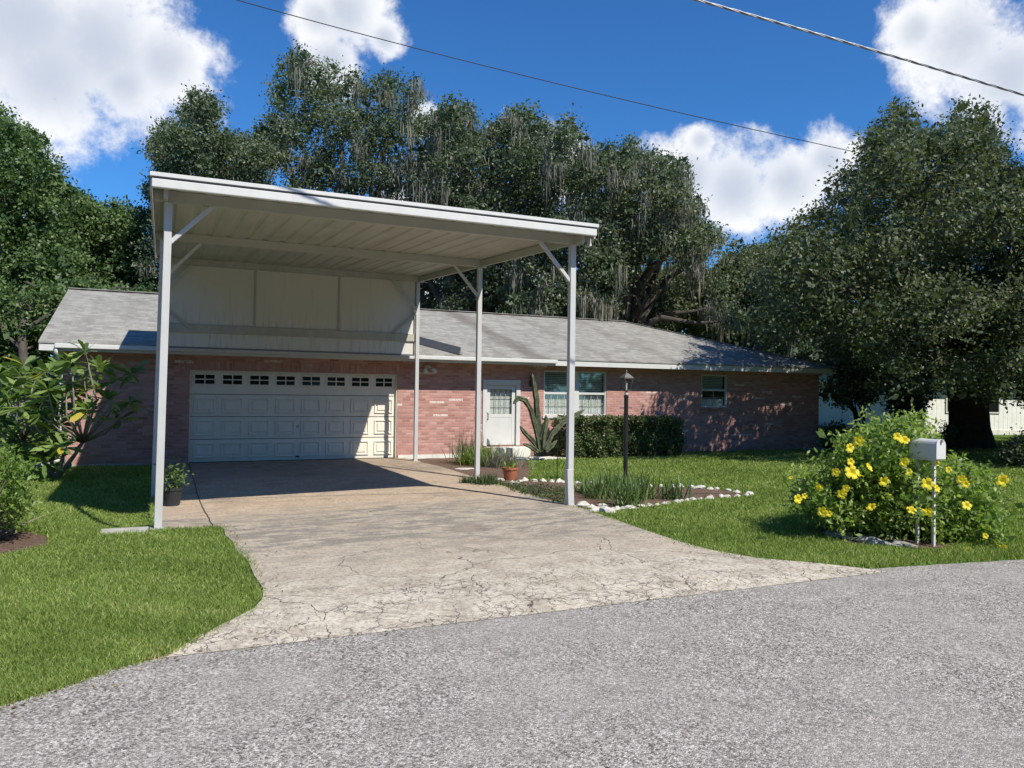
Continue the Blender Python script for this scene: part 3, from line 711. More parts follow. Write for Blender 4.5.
# left corner downspout with its outlet
mb = MB(); mb.tube([(-1.98, 18.40, 2.54), (-1.98, 18.42, 2.42), (-1.94, 18.9, 2.25), (-1.93, 18.93, 2.1), (-1.93, 18.93, .25), (-1.95, 18.9, .16), (-2.1, 18.7, .1), (-2.45, 18.5, .07)], .038, 8)
mb.build('downspout', 'white', house, smooth=True)
# the metal rain diverter lying on the shingles beside the carport
a = Vector((5.75, 19.9, roofz(19.9)+.1)); b = Vector((6.93, 18.43, roofz(18.43)+.11))
dv = MB().beam(a, b, .05, .19); dv.beam(a+Vector((.03, .03, -.08)), b+Vector((.03, .03, -.08)), .16, .02)
dv.build('rain_diverter', 'flash', rf)

# ------------------------------------------------------------------ carport
cp = thing('metal_carport', 'tall white flat-roofed metal carport on thin posts over the driveway', 'carport', (2.8, 14, 0))
def zb(y): return 3.985+.052*(y-10.28)
PZ = {}
def post(x0, y, z0, x1, z1, sz=.088, name='post'):
    m_ = MB().beam((x0, y, z0), (x1, y, z1), sz, sz, up=(0, 1, 0)); o = m_.build(name, 'post', cp, bevel=.006)
    pl = MB().box(x0-.09, x0+.09, y-.09, y+.09, z0-.01, z0+.012); pl.build('foot_plate', 'greybeam', o); return o
post(.0, 10.28, .02, .055, zb(10.28)); post(-.075, 14.05, -.28, .0, zb(14.05)); post(-.02, 18.0, 0.03, .03, zb(18.0))
post(5.66, 10.28, .02, 5.66, zb(10.28), .092); post(5.67, 14.05, .02, 5.67, zb(14.05)); post(5.65, 18.0, .03, 5.65, zb(18.0))
# bent sleeve at the foot of the right front post
MB().beam((5.668, 10.275, .03), (5.64, 10.272, .58), .102, .102, up=(0, 1, 0)).build('post_sleeve', 'post', cp, bevel=.006)
def zt(y): return zb(y)+.14
for y in (10.28, 14.05, 18.0):
    MB().box(-.10, 5.80, y-.04, y+.04, zb(y)+.003, zt(y)-.004).build('cross_beam', 'greybeam' if y < 18 else 'ceil', cp)
for x in (.02, 5.68):
    MB().beam((x, 9.98, zb(9.98)+.066), (x, 18.2, zb(18.2)+.066), .05, .125).build('side_beam', 'ceil', cp)
# ribbed pan roof running front to back
mb = MB(); ya, yb = 9.93, 18.28; n = 20; x0, x1 = -.13, 5.84; wv = (x1-x0)/n
prof = []
for i in range(n):
    xa = x0+i*wv; prof += [(xa, 0), (xa+wv*.62, 0), (xa+wv*.72, .018), (xa+wv*.9, .018)]
prof.append((x1, 0))
vs = []
for (x, dz) in prof: vs += [(x, ya, zt(ya)+dz), (x, yb, zt(yb)+dz), (x, ya, zt(ya)+dz+.012), (x, yb, zt(yb)+dz+.012)]
fs = []
for i in range(len(prof)-1):
    k = 4*i; fs += [(k, k+1, k+5, k+4), (k+2, k+6, k+7, k+3)]
mb.add(vs, fs); mb.build('roof_panel', 'ceil', cp)
# edge flashings and gutter
mb = MB(); mb.box(-.155, 5.87, 9.85, 9.925, 4.185, 4.235); mb.build('roof_flashing', 'white', cp, bevel=.004)
mb = MB(); mb.box(-.135, 5.845, 9.86, 9.93, 4.058, 4.166); gt = mb.build('front_gutter', 'white', cp, bevel=.012)
MB().box(-.13, 5.84, 9.855, 9.92, 4.1685, 4.1845).build('gutter_shadow_strip', 'black', cp)  # black strip stands in for the shadow gap between flashing and gutter
MB().box(5.80, 5.835, 10.0, 10.08, 3.93, 4.06).build('gutter_outlet', 'white', gt, bevel=.004)
for x in (-.145, 5.855):
    MB().beam((x, 9.94, zt(9.94)-.0), (x, 18.3, zt(18.3)-.0), .018, .15).build('side_fascia', 'post', cp)
MB().beam((-.14, 18.3, zt(18.3)), (5.85, 18.3, zt(18.3)), .018, .14).build('rear_fascia', 'post', cp)
# braces
def brace(a, b, mat_='post', w_=.05): MB().beam(a, b, w_, w_).build('brace', mat_, cp, bevel=.004)
brace((.05, 10.28, 3.47), (.56, 10.28, 4.0)); brace((5.62, 10.28, 3.43), (5.10, 10.28, 3.99))
brace((.02, 14.05, 3.55), (.58, 14.05, 4.18)); brace((5.63, 14.05, 3.62), (5.12, 14.05, 4.2))
brace((.06, 17.95, 3.85), (.56, 17.95, 4.38)); brace((5.6, 17.95, 3.72), (5.02, 17.95, 4.38))
brace((.06, 17.97, 3.45), (.56, 17.97, 3.02), 'greybeam'); brace((5.6, 17.97, 3.62), (5.05, 17.97, 3.12), 'greybeam')
# white rear panel standing above the eave
PY = 18.06
pn = MB().box(.08, 5.60, PY, PY+.03, 2.63, zb(18.0)+.1).build('rear_panel', 'panel', cp)
mb = MB(); mb.box(.08, 5.60, PY-.045, PY-.002, 2.94, 3.12); mb.build('rail', 'ceil', pn, bevel=.004)
for x in (1.89, 3.76): MB().box(x-.022, x+.022, PY-.03, PY-.002, 3.123, zb(18.0)+.0).build('stile', 'greybeam', pn)
MB().box(.08, 5.60, PY-.02, PY+.05, 2.595, 2.627).build('rail', 'flash', pn)
MB().box(-.62, -.10, 10.08, 10.42, -.04, .035).build('footing_slab', 'concrete', cp, bevel=.015)

# ------------------------------------------------------------------ lamp post
L = (7.885, 12.18)
lp = thing('lamp_post', 'slim black garden lamp post with glass lantern on the front lawn', 'lamp post', (*L, 0))
MB().lathe((*L, 0), [(.07, -.05), (.07, .02), (.042, .05), (.04, 1.66), (.046, 1.67), (.046, 1.70), (.03, 1.71)], 16).build('post', 'black', lp, smooth=False)
mb = MB(); mb.lathe((*L, 1.70), [(.03, 0), (.035, .03), (.028, .07), (.02, .09)], 12); mb.build('collar', 'white', lp, smooth=True)
MB().tube([(L[0]-.13, L[1], 1.47), (L[0]+.13, L[1], 1.47)], .009).build('ladder_rest', 'black', lp)
ln = thing('lantern', None, None, (0, 0, 0)); ln.parent = lp
mb = MB(); z0, z1 = 1.80, 2.02; a, b = .055, .085
for sx in (-1, 1):
    for sy in (-1, 1): mb.beam((L[0]+sx*a, L[1]+sy*a, z0), (L[0]+sx*b, L[1]+sy*b, z1), .012, .012)
for (h, w_) in ((z0, a), (z1, b)):
    mb.box(L[0]-w_-.008, L[0]+w_+.008, L[1]-w_-.008, L[1]+w_+.008, h-.008, h+.008)
c = (L[0], L[1], 0)
mb.add([(c[0]-.1, c[1]-.1, z1+.01), (c[0]+.1, c[1]-.1, z1+.01), (c[0]+.1, c[1]+.1, z1+.01), (c[0]-.1, c[1]+.1, z1+.01), (c[0]-.03, c[1]-.03, z1+.09), (c[0]+.03, c[1]-.03, z1+.09), (c[0]+.03, c[1]+.03, z1+.09), (c[0]-.03, c[1]+.03, z1+.09)],
       [(0, 3, 2, 1), (4, 5, 6, 7), (0, 1, 5, 4), (1, 2, 6, 5), (2, 3, 7, 6), (3, 0, 4, 7)])
mb.lathe((*L, z1+.09), [(.02, 0), (.012, .03), (.018, .045), (.003, .07)], 8)
lroot = mb.build('lantern_cage', 'bronze', lp)
MB().add([(c[0]+sx*(a if z == z0 else b)*.93, c[1]+sy*(a if z == z0 else b)*.93, z) for z in (z0+.01, z1-.01) for sx, sy in ((-1, -1), (1, -1), (1, 1), (-1, 1))],
         [(0, 1, 5, 4), (1, 2, 6, 5), (2, 3, 7, 6), (3, 0, 4, 7)]).build('lantern_pane', 'glass_clear', lroot)
MB().lathe((*L, z0+.01), [(.014, 0), (.014, .08), (.022, .11), (.012, .16)], 8).build('bulb', 'curtain', lroot)
bpy.data.objects.remove(ln)

# ------------------------------------------------------------------ mailbox
mx_, my_ = 8.12, 6.0
mbx = thing('mailbox', 'white arched metal mailbox on a thin white post by the yellow bush', 'mailbox', (mx_, my_, 0))
def arch(y0, y1, w_, z0, zs, n=10):
    sec = [(mx_-w_/2, z0), (mx_+w_/2, z0)]+[(mx_+w_/2*math.cos(math.pi*i/n), zs+w_/2*math.sin(math.pi*i/n)) for i in range(n+1)]
    k = len(sec); vs = [(x, y0, z) for x, z in sec]+[(x, y1, z) for x, z in sec]
    fs = [tuple(range(k)), tuple(range(k, 2*k))[::-1]]+[(i, i+k, (i+1) % k+k, (i+1) % k) for i in range(k)]
    return MB().add(vs, fs)
arch(my_, my_+.34, .15, 1.03, 1.175).build('box', 'white', mbx, bevel=.004)
dr_ = arch(my_-.014, my_-.001, .158, 1.025, 1.176).build('door', 'white', mbx, bevel=.003)
MB().box(mx_-.012, mx_+.012, my_-.04, my_-.0145, 1.215, 1.25).build('handle', 'greybeam', dr_)
MB().box(mx_-.06, mx_+.06, my_+.02, my_+.32, 1.005, 1.028).build('bracket', 'white', mbx)
MB().box(mx_-.016, mx_+.016, my_+.06, my_+.092, -.1, 1.004).build('post', 'white', mbx, bevel=.003)
MB().box(mx_-.016, mx_+.016, my_+.27, my_+.302, -.1, 1.004).build('post', 'white', mbx, bevel=.003)

# ------------------------------------------------------------------ pots
def pot(name, label, x, y, z, r, h, m_):
    o = thing(name, label, 'plant pot', (x, y, z))
    MB().lathe((x, y, z), [(r*.7, 0), (r*.95, h*.82), (r*.96, h*.84), (r*1.05, h*.85), (r*1.05, h), (r*.93, h), (r*.9, h*.9)], 24).build('pot_body', m_, o, smooth=False)
    return o
p1 = pot('plant_pot', 'black plastic pot holding a leafy plant behind the left front post', .19, 12.9, float(sd(.19, 12.9))+.04, .15, .28, 'blackplastic')
n = 240; c = np.array([.19, 12.9, .2])+rng.normal(size=(n, 3))*np.array([.085, .085, .11])+np.array([0, 0, .17]); c[:, 2] = np.maximum(c[:, 2], .2)
v, f = leaf_quads(c, .08, .035); mesh_np('foliage', v, f, 'oak2', p1, tone=rng.random(n))
pp = G(510, 480.5)
p2 = pot('plant_pot', 'terracotta pot with a small sprout at the corner of the flower bed', pp[0], pp[1], 0, .155, .26, 'terracotta')
n = 60; c = np.array([pp[0], pp[1], .25])+rng.normal(size=(n, 3))*np.array([.07, .07, .04]); v, f = leaf_quads(c, .12, .03, direction=rand_dirs(n, 1.2)); mesh_np('foliage', v, f, 'bush', p2, tone=rng.random(n))

# ------------------------------------------------------------------ rocks edging the flower bed
rock_proto = []
def rock_mesh(seed, m_='rock'):
    r0 = random.Random(seed); me = bpy.data.meshes.new('rock'); 
    import bmesh
    b = bmesh.new(); bmesh.ops.create_icosphere(b, subdivisions=2, radius=1)
    ph = [r0.uniform(0, 6) for _ in range(6)]
    for v in b.verts:
        q = v.co; k = 1+.22*math.sin(3*q.x+ph[0])*math.cos(2.5*q.y+ph[1])+.15*math.sin(4*q.z+ph[2])+r0.uniform(-.06, .06); v.co = q*k
    b.to_mesh(me); b.free(); me.materials.append(MAT[m_]); return me
RM = [rock_mesh(i) for i in range(5)]; RG = [rock_mesh(i+9, 'greystone') for i in range(3)]
def place_rock(x, y, s, label, group, ms=RM, name='edging_rock', flat=.62, z=0.0):
    o = bpy.data.objects.new(name, random.choice(ms)); COL.objects.link(o); o.location = (x, y, z+s*flat*.55)
    o.scale = (s*random.uniform(.8, 1.3), s*random.uniform(.75, 1.05), s*flat*random.uniform(.8, 1.2)); o.rotation_euler = (random.uniform(-.2, .2), random.uniform(-.2, .2), random.uniform(0, 6))
    tag(o, label, 'rock', group); return o
def along(pts, step):
    out = []; acc = 0
    for a, b in zip(pts[:-1], pts[1:]):
        L_ = math.dist(a, b); d = acc
        while d < L_: out.append((a[0]+(b[0]-a[0])*d/L_, a[1]+(b[1]-a[1])*d/L_)); d += step*random.uniform(.75, 1.3)
        acc = d-L_
    return out
for (x, y) in along(bed_far, .17): place_rock(x+random.gauss(0, .02), y+random.gauss(0, .02), random.uniform(.05, .085), 'white rock in the far edging row of the flower bed', 'white rocks edging the far side of the bed')
for (x, y) in along(bed_near, .16):
    if random.random() < .88: place_rock(x+random.gauss(0, .02), y+random.gauss(0, .02), random.uniform(.045, .078), 'white rock in the near edging row of the flower bed', 'white rocks edging the near side of the bed')
for (px, py, s) in ((583, 507, .1), (592, 509, .08), (598, 513, .1), (607, 514, .11), (614, 512, .08), (603, 507, .06)):
    q = G(px, py); place_rock(q[0], q[1], s, 'larger white rock heaped beside the right front carport post', 'white rocks heaped by the post')
for i, (px, py) in enumerate(((838, 538), (850, 541), (862, 543), (874, 545), (886, 547), (898, 548), (909, 549), (833, 534))):
    q = G(px, py); place_rock(q[0], q[1], random.uniform(.08, .12), 'grey stone edging the front of the yellow flowering bush', 'grey stones edging the bush bed', RG, 'edging_stone', .5)
q = G(465, 470); place_rock(q[0], q[1], .2, 'flat pale stepping stone on the mulch near the middle right post', None, RM, 'stepping_stone', .12)
q = G(498, 481); place_rock(q[0], q[1], .13, 'flat white stone lying left of the terracotta pot', None, RM, 'flat_stone', .3)
q = AY(66, 470, 18.6); place_rock(q[0], q[1], .12, 'pinkish stone at the foot of the left house corner', None, RG, 'corner_stone', .8)
tag(MB().box(19.0, 19.75, 18.45, 18.85, -.02, .06).build('splash_block', 'concrete', loc=(19.4, 18.6, 0), bevel=.01), 'pale concrete splash block at the right corner of the brick wall', 'splash block')
tag(MB().box(8.0, 9.7, 17.75, 18.3, -.03, .05).build('paving_slab', 'foundation', loc=(8.8, 18, 0), bevel=.01), 'pale paving slab on the ground before the cactus and door step', 'paving slab')
q = G(557, 481)
tag(MB().tube([(q[0], q[1], -.1), (q[0]+.01, q[1], 1.0)], .008).build('garden_stake', 'black', loc=(q[0], q[1], 0)), 'thin dark metal stake standing in the lawn left of the hedge', 'stake')

# ------------------------------------------------------------------ plants
def stems(mb, base, tips, r, seed, k=5):
    r0 = random.Random(seed); b = Vector([float(q) for q in base])
    for tp in tips:
        e = Vector([float(q) for q in tp]); s = b+Vector((r0.gauss(0, .05), r0.gauss(0, .05), 0)); pts = []
        for i in range(k+1):
            f = i/k; q = s.lerp(e, f); q.z = s.z+(e.z-s.z)*f**.8
            if 0 < i < k: q += Vector((r0.gauss(0, 1), r0.gauss(0, 1), 0))*.03*(e-s).length*.5
            pts.append(q)
        mb.tube(pts, [r*(1-.6*i/k) for i in range(k+1)], 6)
# cactus
cb = (float(AY(541, 459, 17.5)[0]), 17.5, 0); ct = thing('tall_cactus', 'tall leggy dark cactus with arching arms against the wall by the front door', 'cactus', cb)
arms = [[(541, 456), (539, 440), (537, 420), (536, 400), (534, 385), (532, 373)], [(540, 452), (536, 430), (531, 410), (525, 400), (518, 398), (513, 404)],
        [(543, 452), (544, 435), (546, 424), (546, 415)], [(545, 450), (552, 435), (563, 423), (576, 415), (584, 410)], [(539, 450), (532, 440), (524, 432), (520, 426)],
        [(545, 448), (550, 438), (556, 430), (559, 424)], [(538, 452), (530, 446), (523, 444)], [(546, 452), (552, 446), (557, 440)], [(541, 440), (539, 425), (537, 405), (538, 392)], [(540, 440), (544, 425), (550, 418)]]
for i, a in enumerate(arms):
    yy = 17.55-.05*(i % 4)
    pts = [AY(x, y, yy) for x, y in a]; rr = [.068]*len(pts); rr[-1] = .03; rr[0] = .05
    fine = []; fr = []
    for u in range(len(pts)-1):
        for s in range(3): f = s/3; fine.append(pts[u]*(1-f)+pts[u+1]*f); fr.append((rr[u]*(1-f)+rr[u+1]*f)*random.uniform(.85, 1.12))
    fine.append(pts[-1]); fr.append(.012)
    MB().tube(fine, fr, 12, ribs=6, ribd=.28).build('stem', 'cactus', ct)
# hedge
hg = thing('clipped_hedge', 'clipped dark green hedge with reddish leaf tips under the front window', 'hedge', (11.4, 18.2, 0))
n = 30000; hx = rng.uniform(9.75, 13.3, n); side = rng.random(n)
hy = np.where(side < .55, 17.72+np.abs(rng.normal(size=n))*.09, rng.uniform(17.7, 18.7, n)); hz = np.where((side > .55) & (side < .9), 1.06-np.abs(rng.normal(size=n))*.07, rng.uniform(.05, 1.06, n))
hx = np.where(side > .9, np.where(rng.random(n) < .5, 9.75, 13.3)+rng.normal(size=n)*.06, hx)
wob = .06*np.sin(hx*5.1)+.045*np.sin(hx*11+hz*6)+.04*np.sin(hz*9+1); c = np.stack([hx, hy+wob, hz+.03*np.sin(hx*7)+.03*rng.normal(size=n)], 1)
v, f = leaf_quads(c, rng.uniform(.05, .1, n), rng.uniform(.03, .05, n)); clump = .5+.5*np.sin(hx*9+np.sin(hz*13)*2)*np.cos(hz*11)
tn = np.clip(rng.random(n)*.75+.18*clump+(hz > .9)*.12*rng.random(n), 0, 1); mesh_np('foliage', v, f, 'hedge', hg, tone=tn)
mb = MB(); 
for i in range(14): x = 9.9+i*.25; mb.tube([(x, 18.2, 0), (x+random.gauss(0, .06), 18.15, .9)], [.02, .008], 6)
mb.build('stem', 'bark', hg)
# fountain shrub and dry shrub by the entry
def tuft(name, label, cat, x, y, n, L_, w_, mat_, spread=.12, up=1.1, z=0, group=None, droop=.5, tonef=1.0):
    V = []; T = []
    for _ in range(n):
        a = random.uniform(0, 6.283); el = random.uniform(.15, 1.0)*up; L2 = L_*random.uniform(.55, 1.1)
        d = np.array([math.cos(a)*(1-min(el, .95)*.8), math.sin(a)*(1-min(el, .95)*.8), .4+el]); d /= np.linalg.norm(d); sd_ = np.array([-math.sin(a), math.cos(a), 0])*w_/2
        b0 = np.array([x, y, z])+np.array([random.gauss(0, spread), random.gauss(0, spread), 0]); p1_ = b0+d*L2*.5; d2 = d.copy(); d2[2] -= droop*random.random(); d2 /= np.linalg.norm(d2); p2_ = p1_+d2*L2*.5
        V += [b0-sd_*.7, b0+sd_*.7, p1_+sd_, p1_-sd_, p1_-sd_, p1_+sd_, p2_+sd_*.1, p2_-sd_*.1]; T += [random.random()*tonef]*2
    o = mesh_np(name, np.array(V), np.arange(len(V)).reshape(-1, 4), mat_, tone=T, loc=(x, y, z)); return tag(o, label, cat, group)
tuft('fountain_shrub', 'bright green fine-leaved shrub by the entry bed next to the middle post', 'shrub', 6.95, 16.9, 1100, .58, .016, 'bush', .2, .7)
q = G(502, 468); tuft('dry_shrub', 'straggly dry grey-brown shrub right of the green entry shrub', 'shrub', q[0], q[1], 300, .62, .013, 'moss', .22, .8)
q = G(474, 466); tuft('sparse_shrub', 'sparse dark twiggy shrub against the brick wall left of the door', 'shrub', q[0], q[1]+.4, 160, .8, .014, 'cover', .16, 1.3)
q = G(467, 485); tuft('grass_tuft', 'small grey-green tuft at the slab edge left of the middle post', 'plant', q[0], q[1], 160, .2, .012, 'cover', .06)
q = G(486, 486); tuft('grass_tuft', 'low green tuft growing just right of the middle post foot', 'plant', q[0], q[1], 340, .26, .013, 'cover', .12)
# strap-leaved lilies in the bed
lil = [(603, 499, .36, 'leftmost strap-leaved clump in the rock-edged bed'), (625, 507, .42, 'big strap-leaved clump nearest the camera in the rock-edged bed'), (640, 499, .42, 'strap-leaved clump right beside the lamp post foot'), (614, 492, .36, 'strap-leaved clump at the back of the rock-edged bed'), (673, 500, .33, 'small dark strap-leaved clump standing alone right of the others in the bed'), (590, 494, .26, 'low strap-leaved clump just right of the front carport post')]
for (px, py, L_, lb) in lil:
    q = G(px, py); tuft('lily_clump', lb, 'plant', q[0], q[1], 150 if px != 673 else 70, L_*1.25, .022, 'strap', .13, 1.0, group='strap-leaved clumps in the flower bed', tonef=.95 if px != 673 else .4)
# low ground cover along the slab edge
gp = [tuple(G(*q)[:2]) for q in ((500, 485), (520, 486), (565, 491), (566, 506), (545, 505), (515, 497))]
n = 5200; x = rng.uniform(5.5, 8, n*3); y = rng.uniform(9.5, 14.5, n*3); k = inpoly(x, y, gp); x = x[k][:n]; y = y[k][:n]; n = len(x)
c = np.stack([x, y, rng.random(n)**1.3*.16*(.6+.4*np.sin(x*9)*np.cos(y*8))], 1); v, f = leaf_quads(c, rng.uniform(.03, .06, n), rng.uniform(.014, .025, n), nrm_up=.3)
tag(mesh_np('ground_cover', v, f, 'cover', tone=rng.random(n), loc=(6, 11, 0)), 'dark green creeping ground cover along the driveway edge', 'ground cover', kind='stuff')

# yellow flowering bush
yb_ = thing('yellow_flower_bush', 'sprawling green bush covered in yellow flowers around the mailbox', 'bush', (8.4, 6.8, 0))
poly = [(797, 490), (803, 470), (830, 450), (845, 428), (872, 420), (895, 424), (903, 412), (912, 406), (920, 420), (922, 440), (948, 448), (965, 462), (990, 490), (1008, 520), (1016, 548), (985, 558), (940, 552), (890, 545), (840, 535), (805, 520)]
bb = crown_blobs(poly, 9.7, .6, [.3, .22, .15, .1], 400, .52, 5, .25, .05)
bb2 = [tuple(P(x, y, d))+(r,) for x, y, d, r in ((1003, 548, 8.9, .12), (985, 545, 9.0, .16), (965, 545, 9.1, .14), (950, 530, 9.3, .18), (910, 415, 9.9, .08), (913, 430, 9.9, .12), (806, 466, 10, .07), (798, 478, 10, .06), (978, 470, 9.4, .09), (990, 480, 9.3, .06), (945, 505, 9.3, .16), (820, 508, 9.5, .15), (860, 520, 9.3, .2), (890, 525, 9.2, .2), (835, 520, 9.4, .18), (955, 545, 8.95, .16), (938, 540, 9.05, .15), (925, 530, 9.15, .15), (975, 530, 9.1, .17), (995, 538, 8.9, .15), (1010, 550, 8.8, .09), (1000, 520, 9.3, .14), (960, 520, 9.3, .18), (940, 515, 9.3, .18), (985, 505, 9.4, .15), (970, 490, 9.5, .16), (815, 495, 9.6, .13), (804, 485, 9.7, .09), (830, 525, 9.3, .13), (975, 555, 8.75, .08), (916, 492, 8.72, .07), (921, 505, 8.7, .08), (914, 520, 8.75, .09), (905, 500, 8.8, .1), (912, 478, 8.8, .07), (940, 500, 8.8, .1), (935, 522, 8.75, .08), (938, 478, 8.9, .07), (830, 440, 9.9, .07), (870, 415, 9.9, .06), (790, 486, 9.9, .05), (1012, 500, 9.4, .07), (1003, 482, 9.4, .07))]
v, f, tn = blob_leaves([b for b in bb+bb2 if b[2] > .05], 430, .07, .032, twig=.075, per=9, flat=.95, core=.2)
k = v.reshape(-1, 4, 3)[:, :, 2].min(1) > .01; v = v.reshape(-1, 4, 3)[k].reshape(-1, 3); tn = tn[k]; f = np.arange(len(v)).reshape(-1, 4)
mesh_np('foliage', v, f, 'bush', yb_, tone=tn)
mb = MB(); stems(mb, (8.4, 6.9, 0), [b[:3] for b in bb[:40]+bb2], .012, 4); mb.build('stem', 'bark', yb_)
fm = None
def flower_mesh():
    V = []; F = []; 
    for k in range(5):
        a = k*2*math.pi/5; ca, sa = math.cos(a), math.sin(a); sx, sy = -sa, ca
        b0 = len(V); V += [(0, 0, 0), (ca*.5-sx*.36, sa*.5-sy*.36, .4), (ca*.92-sx*.4, sa*.92-sy*.4, .33), (ca*1.0, sa*1.0, .42), (ca*.92+sx*.4, sa*.92+sy*.4, .3), (ca*.5+sx*.36, sa*.5+sy*.36, .4)]; F.append(tuple(range(b0, b0+6)))
    me = bpy.data.meshes.new('flower'); me.from_pydata(V, [], F); a_ = me.attributes.new('tone', 'FLOAT', 'FACE'); a_.data.foreach_set('value', [random.random() for _ in F]); me.materials.append(MAT['petal']); return me
fm = flower_mesh()
FL = [(859, 441, 11), (849, 448, 8), (904, 441, 12), (897, 437, 8), (850, 462, 8), (836, 472, 9), (851, 473, 12), (858, 476, 9), (868, 468, 9), (883, 481, 10), (905, 463, 10), (908, 472, 8), (842, 494, 11), (846, 488, 8), (823, 512, 10), (829, 514, 7), (872, 508, 9), (911, 511, 10), (922, 511, 10), (929, 512, 8), (927, 484, 11), (936, 489, 8), (935, 463, 8), (961, 479, 11), (965, 484, 8), (1001, 480, 11), (985, 536, 7), (968, 551, 10), (1003, 549, 11), (1010, 551, 8), (966, 506, 8), (797, 499, 8), (791, 478, 5), (804, 496, 6), (820, 487, 6), (948, 470, 6), (890, 497, 6)]
for i, (px, py, s) in enumerate(FL):
    d = 8.9 if px < 955 else 8.75
    if 900 < px < 940 and py > 478: d = 8.65
    q = P(px, py, d); o = bpy.data.objects.new('flower', fm); COL.objects.link(o); o.parent = yb_; o.location = Vector([float(z) for z in q])-yb_.location
    r_ = s/FPX*d*random.uniform(.42, .62); o.scale = (r_,)*3
    nd = Vector((-.5+random.gauss(0, .35), -.7+random.gauss(0, .3), .35+random.gauss(0, .3))).normalized(); o.rotation_euler = nd.to_track_quat('Z', 'Y').to_euler()
# left bush with bare pale stems
lb = thing('corner_bush', 'leafy bush with bare pale twigs at its foot at the left edge of the lawn', 'bush', (-1.95, 9.9, 0))
poly = [(-110, 470), (-60, 440), (0, 447), (17, 455), (32, 475), (36, 492), (28, 512), (18, 525), (-20, 525), (-110, 530)]
bb = crown_blobs(poly, 8.6, .45, [.22, .15, .1], 500, .45, 8, .15, .0)
v, f, tn = blob_leaves(bb, 480, .06, .026, twig=.06, per=8, flat=.95, core=.1); mesh_np('foliage', v, f, 'bush', lb, tone=tn*.8)
mb = MB(); stems(mb, (-1.75, 9.85, 0), [b[:3] for b in bb]+[tuple(G(px, py, z)) for px, py, z in ((40, 500, .3), (32, 520, .15), (45, 515, .2), (30, 480, .5), (20, 530, .05), (36, 488, .4), (25, 500, .35), (12, 520, .1))]*2, .009, 6); mb.build('stem', 'twig', lb)

# frangipani-like tree with long leaves
pl = thing('frangipani_tree', 'leggy small tree with whorls of long green leaves at the left house corner', 'tree', (-1.75, 16.7, 0))
tips = [(85, 352), (62, 368), (36, 378), (12, 388), (100, 368), (116, 380), (132, 374), (20, 408), (46, 398), (70, 392), (38, 432), (60, 425), (14, 438), (108, 400), (130, 402), (52, 445), (-12, 398), (-14, 425), (30, 452), (120, 420), (84, 375), (-2, 375), (28, 395), (55, 410), (4, 420), (48, 372), (-25, 440), (24, 365), (72, 362), (40, 415), (95, 388), (8, 400), (30, 420), (50, 432), (62, 402), (22, 378), (40, 455), (64, 448), (-5, 410), (-5, 445), (15, 425), (48, 390), (76, 412), (10, 452), (25, 440), (44, 462), (-8, 460), (36, 448), (2, 432), (18, 400), (66, 384), (88, 410)]
tw = [P(x, y, 14.4+random.uniform(-.9, .7)) for x, y in tips]
V = []; F = []; T = []
for tp in tw:
    n = random.randint(16, 24); ty_ = random.random()
    for k in range(n):
        a = random.uniform(0, 6.283); el = random.uniform(-.45, .9); d = np.array([math.cos(a)*math.cos(el), math.sin(a)*math.cos(el), math.sin(el)]); L_ = random.uniform(.26, .44); w_ = random.uniform(.036, .052)
        s_ = np.cross(d, [0, 0, 1]); s_ /= np.linalg.norm(s_)+1e-6; s_ = s_*math.cos(.5*random.gauss(0, 1))+np.cross(s_, d)*math.sin(random.gauss(0, .5)); drp = np.array([0, 0, -1])*L_*random.uniform(.05, .3)
        p0 = tp+d*.02; p1_ = tp+d*L_*.45+drp*.15; p2_ = tp+d*L_*.8+drp*.6; p3 = tp+d*L_+drp; b0 = len(V)
        V += [p0-s_*w_*.15, p0+s_*w_*.15, p1_-s_*w_*.9, p1_+s_*w_*.9, p2_-s_*w_, p2_+s_*w_, p3-s_*w_*.06, p3+s_*w_*.06]
        F += [(b0, b0+1, b0+3, b0+2), (b0+2, b0+3, b0+5, b0+4), (b0+4, b0+5, b0+7, b0+6)]
        tn_ = random.random()*.9 if random.random() > .015 else 1.0; T += [tn_]*3
mesh_np('leaves', np.array(V), np.array(F), 'plum', pl, tone=T)
mb = MB(); bs = Vector((-1.75, 16.7, 0)); forks = [Vector((-1.6, 16.5, .45)), Vector((-1.95, 16.8, .5)), Vector((-1.3, 16.4, .7)), Vector((-2.3, 16.8, .7))]
for q in forks: mb.tube([bs, bs.lerp(q, .6)+Vector((.03, 0, .02)), q], [.05, .036, .03], 8)
for tp in tw:
    e = Vector([float(z) for z in tp]); s = min(forks, key=lambda q: (q-e).length+random.uniform(0, .3)); m_ = s.lerp(e, .5)+Vector((random.gauss(0, .08), random.gauss(0, .08), -.05)); mb.tube([s, m_, e], [.024, .017, .012], 6)
mb.build('trunk', 'wood', pl, smooth=True)

